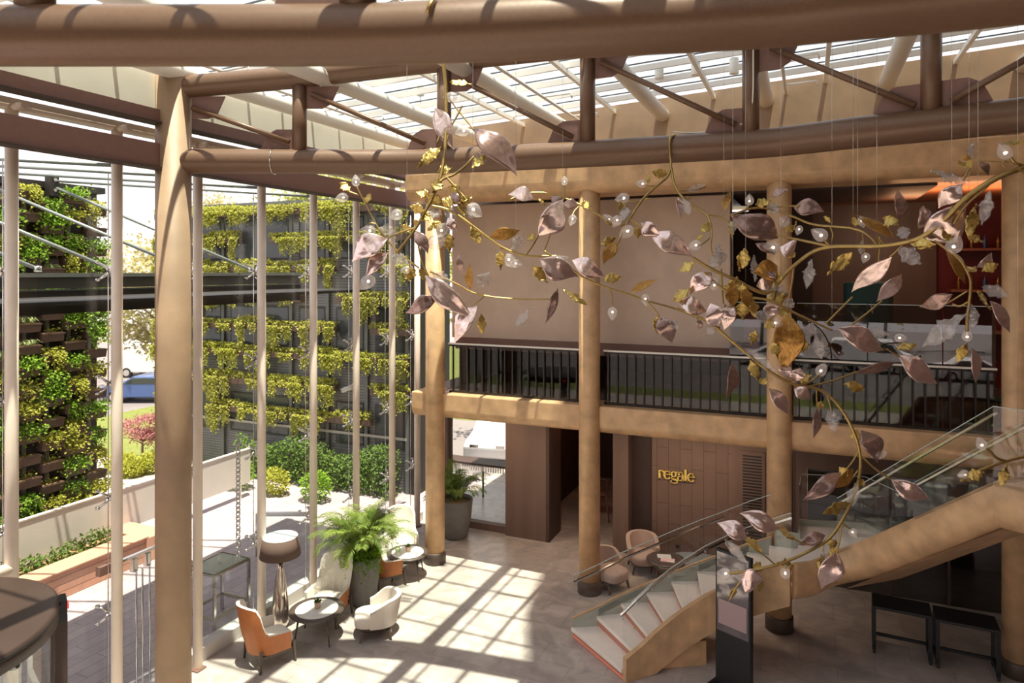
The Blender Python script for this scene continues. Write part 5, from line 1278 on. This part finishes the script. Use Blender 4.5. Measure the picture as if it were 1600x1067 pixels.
for x, y in ((1220,435),(1333,356),(1340,385),(1370,384),(1487,336),(1514,306),(1528,297)): D.wire(x, y)

def dE(x, y): return 8.15 - .35*sstep(480,900,y) + .3*sstep(1200,1050,x)
E_ = Branch('long gold branch drooping over the staircase with scattered rose leaves', (1150,480), dE)
E_.stem([(1100,425),(1120,445),(1150,465),(1200,466),(1237,487),(1267,501),(1300,516)], 2.2, 1.6)
E_.stem([(1290,506),(1310,486),(1332,464)], 1.5); E_.stem([(1327,510),(1352,492),(1378,470)], 1.5)
E_.stem([(1385,545),(1396,552),(1406,557)], 1.2)
E_.stem([(1112,505),(1140,530),(1170,555),(1200,580),(1240,602),(1275,605),(1300,621),(1317,642),(1330,665),(1340,690),(1345,716),(1344,735),(1341,757),(1330,786),(1316,814),(1297,842),(1269,859),(1226,879),(1184,890),(1139,896)], 2.4, 2.2)
E_.stem([(1240,602),(1262,600),(1283,583)], 1.6); E_.stem([(1262,604),(1300,596),(1338,581)], 1.4); E_.stem([(1276,606),(1276,622),(1277,636)], 1.1); E_.stem([(1290,613),(1296,628),(1299,642)], 1.1)
E_.stem([(1338,672),(1352,694),(1366,706)], 1.5); E_.stem([(1345,712),(1370,735),(1394,750)], 1.4); E_.stem([(1342,705),(1330,725),(1316,740)], 1.3); E_.stem([(1341,735),(1332,746),(1326,756)],1.2)
E_.stem([(1316,814),(1322,822),(1330,828)], 1.4); E_.stem([(1316,814),(1312,845),(1305,872)], 1.4); E_.stem([(1287,850),(1286,862)], 1); E_.stem([(1290,846),(1262,852),(1240,842)], 1.3); E_.stem([(1212,883),(1195,868),(1178,858)], 1.3)
E_.stem([(1218,882),(1226,884),(1228,890)], 1.3); E_.stem([(1160,905),(1148,920),(1140,938)], 1.5, 1.2); E_.stem([(1127,420),(1128,450),(1130,475)],1.4); E_.stem([(1057,482),(1085,492),(1115,505)],1.8,1.6)
E_.stem([(1150,465),(1140,480),(1128,492)],1.4); E_.stem([(1085,490),(1092,502),(1090,512)],1); E_.stem([(1012,472),(1024,485),(1030,495)],1.3)
E_.put('''
a1231,490,1231,582,46 r1228,570,1226,590,22 r1310,513,1385,547,36 r1404,555,1466,602,34 r1202,606,1233,650,28 r1241,604,1266,626,24 b1284,577,17,60 d1400,566,1332,584,15 g1318,600,1352,608,18 g1242,594,1268,586,16 d1276,638,1273,686,15 c1298,638,1305,676,20 g1276,632,1288,636,14
d1346,672,1376,722,34 b1373,708,20,0 d1314,738,1256,783,26 r1393,750,1453,785,28 a1334,732,1300,766,20 g1312,742,1324,732,16 c1342,752,1324,796,18 g1330,786,1286,802,20 b1333,833,13,-60 d1290,836,1246,850,20 r1168,842,1122,814,28 g1160,836,1192,862,15 r1216,826,1156,802,30 g1212,822,1244,844,15
c1132,842,1170,882,16 g1176,884,1194,890,18 r1156,898,1192,912,38 b1131,896,18,180 c1124,915,1142,925,20 g1150,918,1139,940,12 g1188,898,1187,930,13 b1227,893,16,90 g1215,878,1240,884,16 r1308,862,1286,922,36 c1288,862,1286,906,18 g1276,876,1292,880,20 g1296,868,1310,858,14 g1298,842,1306,858,16
r1060,472,1106,487,32 r1112,424,1078,460,30 r1110,474,1126,516,30 r1146,476,1128,514,26 d1030,494,1052,536,30 g1026,494,1027,522,14 g1060,424,1086,410,18 g1052,471,1078,450,16 c1120,400,1112,422,20 b1117,443,16 g1160,420,1164,388,20 g1140,470,1152,432,26 a1146,478,1142,440,24 g1132,476,1148,500,24
g1158,470,1162,500,20 c1150,500,1122,492,20 c1165,545,1216,584,18 g1172,562,1186,596,16 d1145,566,1138,624,24 g1188,590,1198,600,14 b1214,505,16 c1258,512,1275,520,22 g1258,530,1254,552,14 c1275,525,1284,562,20 c1342,518,1392,522,18 b1408,528,14,0 g1400,545,1432,538,16 d1095,500,1090,514,12
c1180,490,1210,500,22 g1195,500,1212,512,18 g1180,515,1175,540,14 r1250,575,1240,600,22 c1048,500,1060,515,14 g1135,660,1150,672,1 g1342,690,1334,672,16 g1350,760,1340,748,12 c1105,512,1116,522,16 g1206,532,1216,560,16 r1205,470,1204,500,26 c1226,470,1240,480,18 a1160,452,1172,480,22 g1170,455,1148,452,20''')
for x, y in ((1145,462),(1165,466),(1300,516)): E_.wire(x, y)
G = Branch('short gold twig with lit bulbs entering at the right edge above the stair', (1600,715), lambda x, y: 6.9)
G.stem([(1640,708),(1600,713),(1580,718),(1555,726),(1532,735),(1515,741)], 2.8, 2.2); G.stem([(1572,720),(1556,716),(1546,704),(1541,700)], 2.4, 2.0); G.stem([(1575,720),(1573,727)], 1.3)
G.put('b1506,742,16,185 b1533,693,17,115 g1512,746,1538,738,18 g1574,727,1563,760,15 g1528,738,1500,752,14')
G.wire(1590, 716)

# ------------------------------------------------------------------ clean-up
for o in bpy.data.objects:
    if '_w' in o: del o['_w']
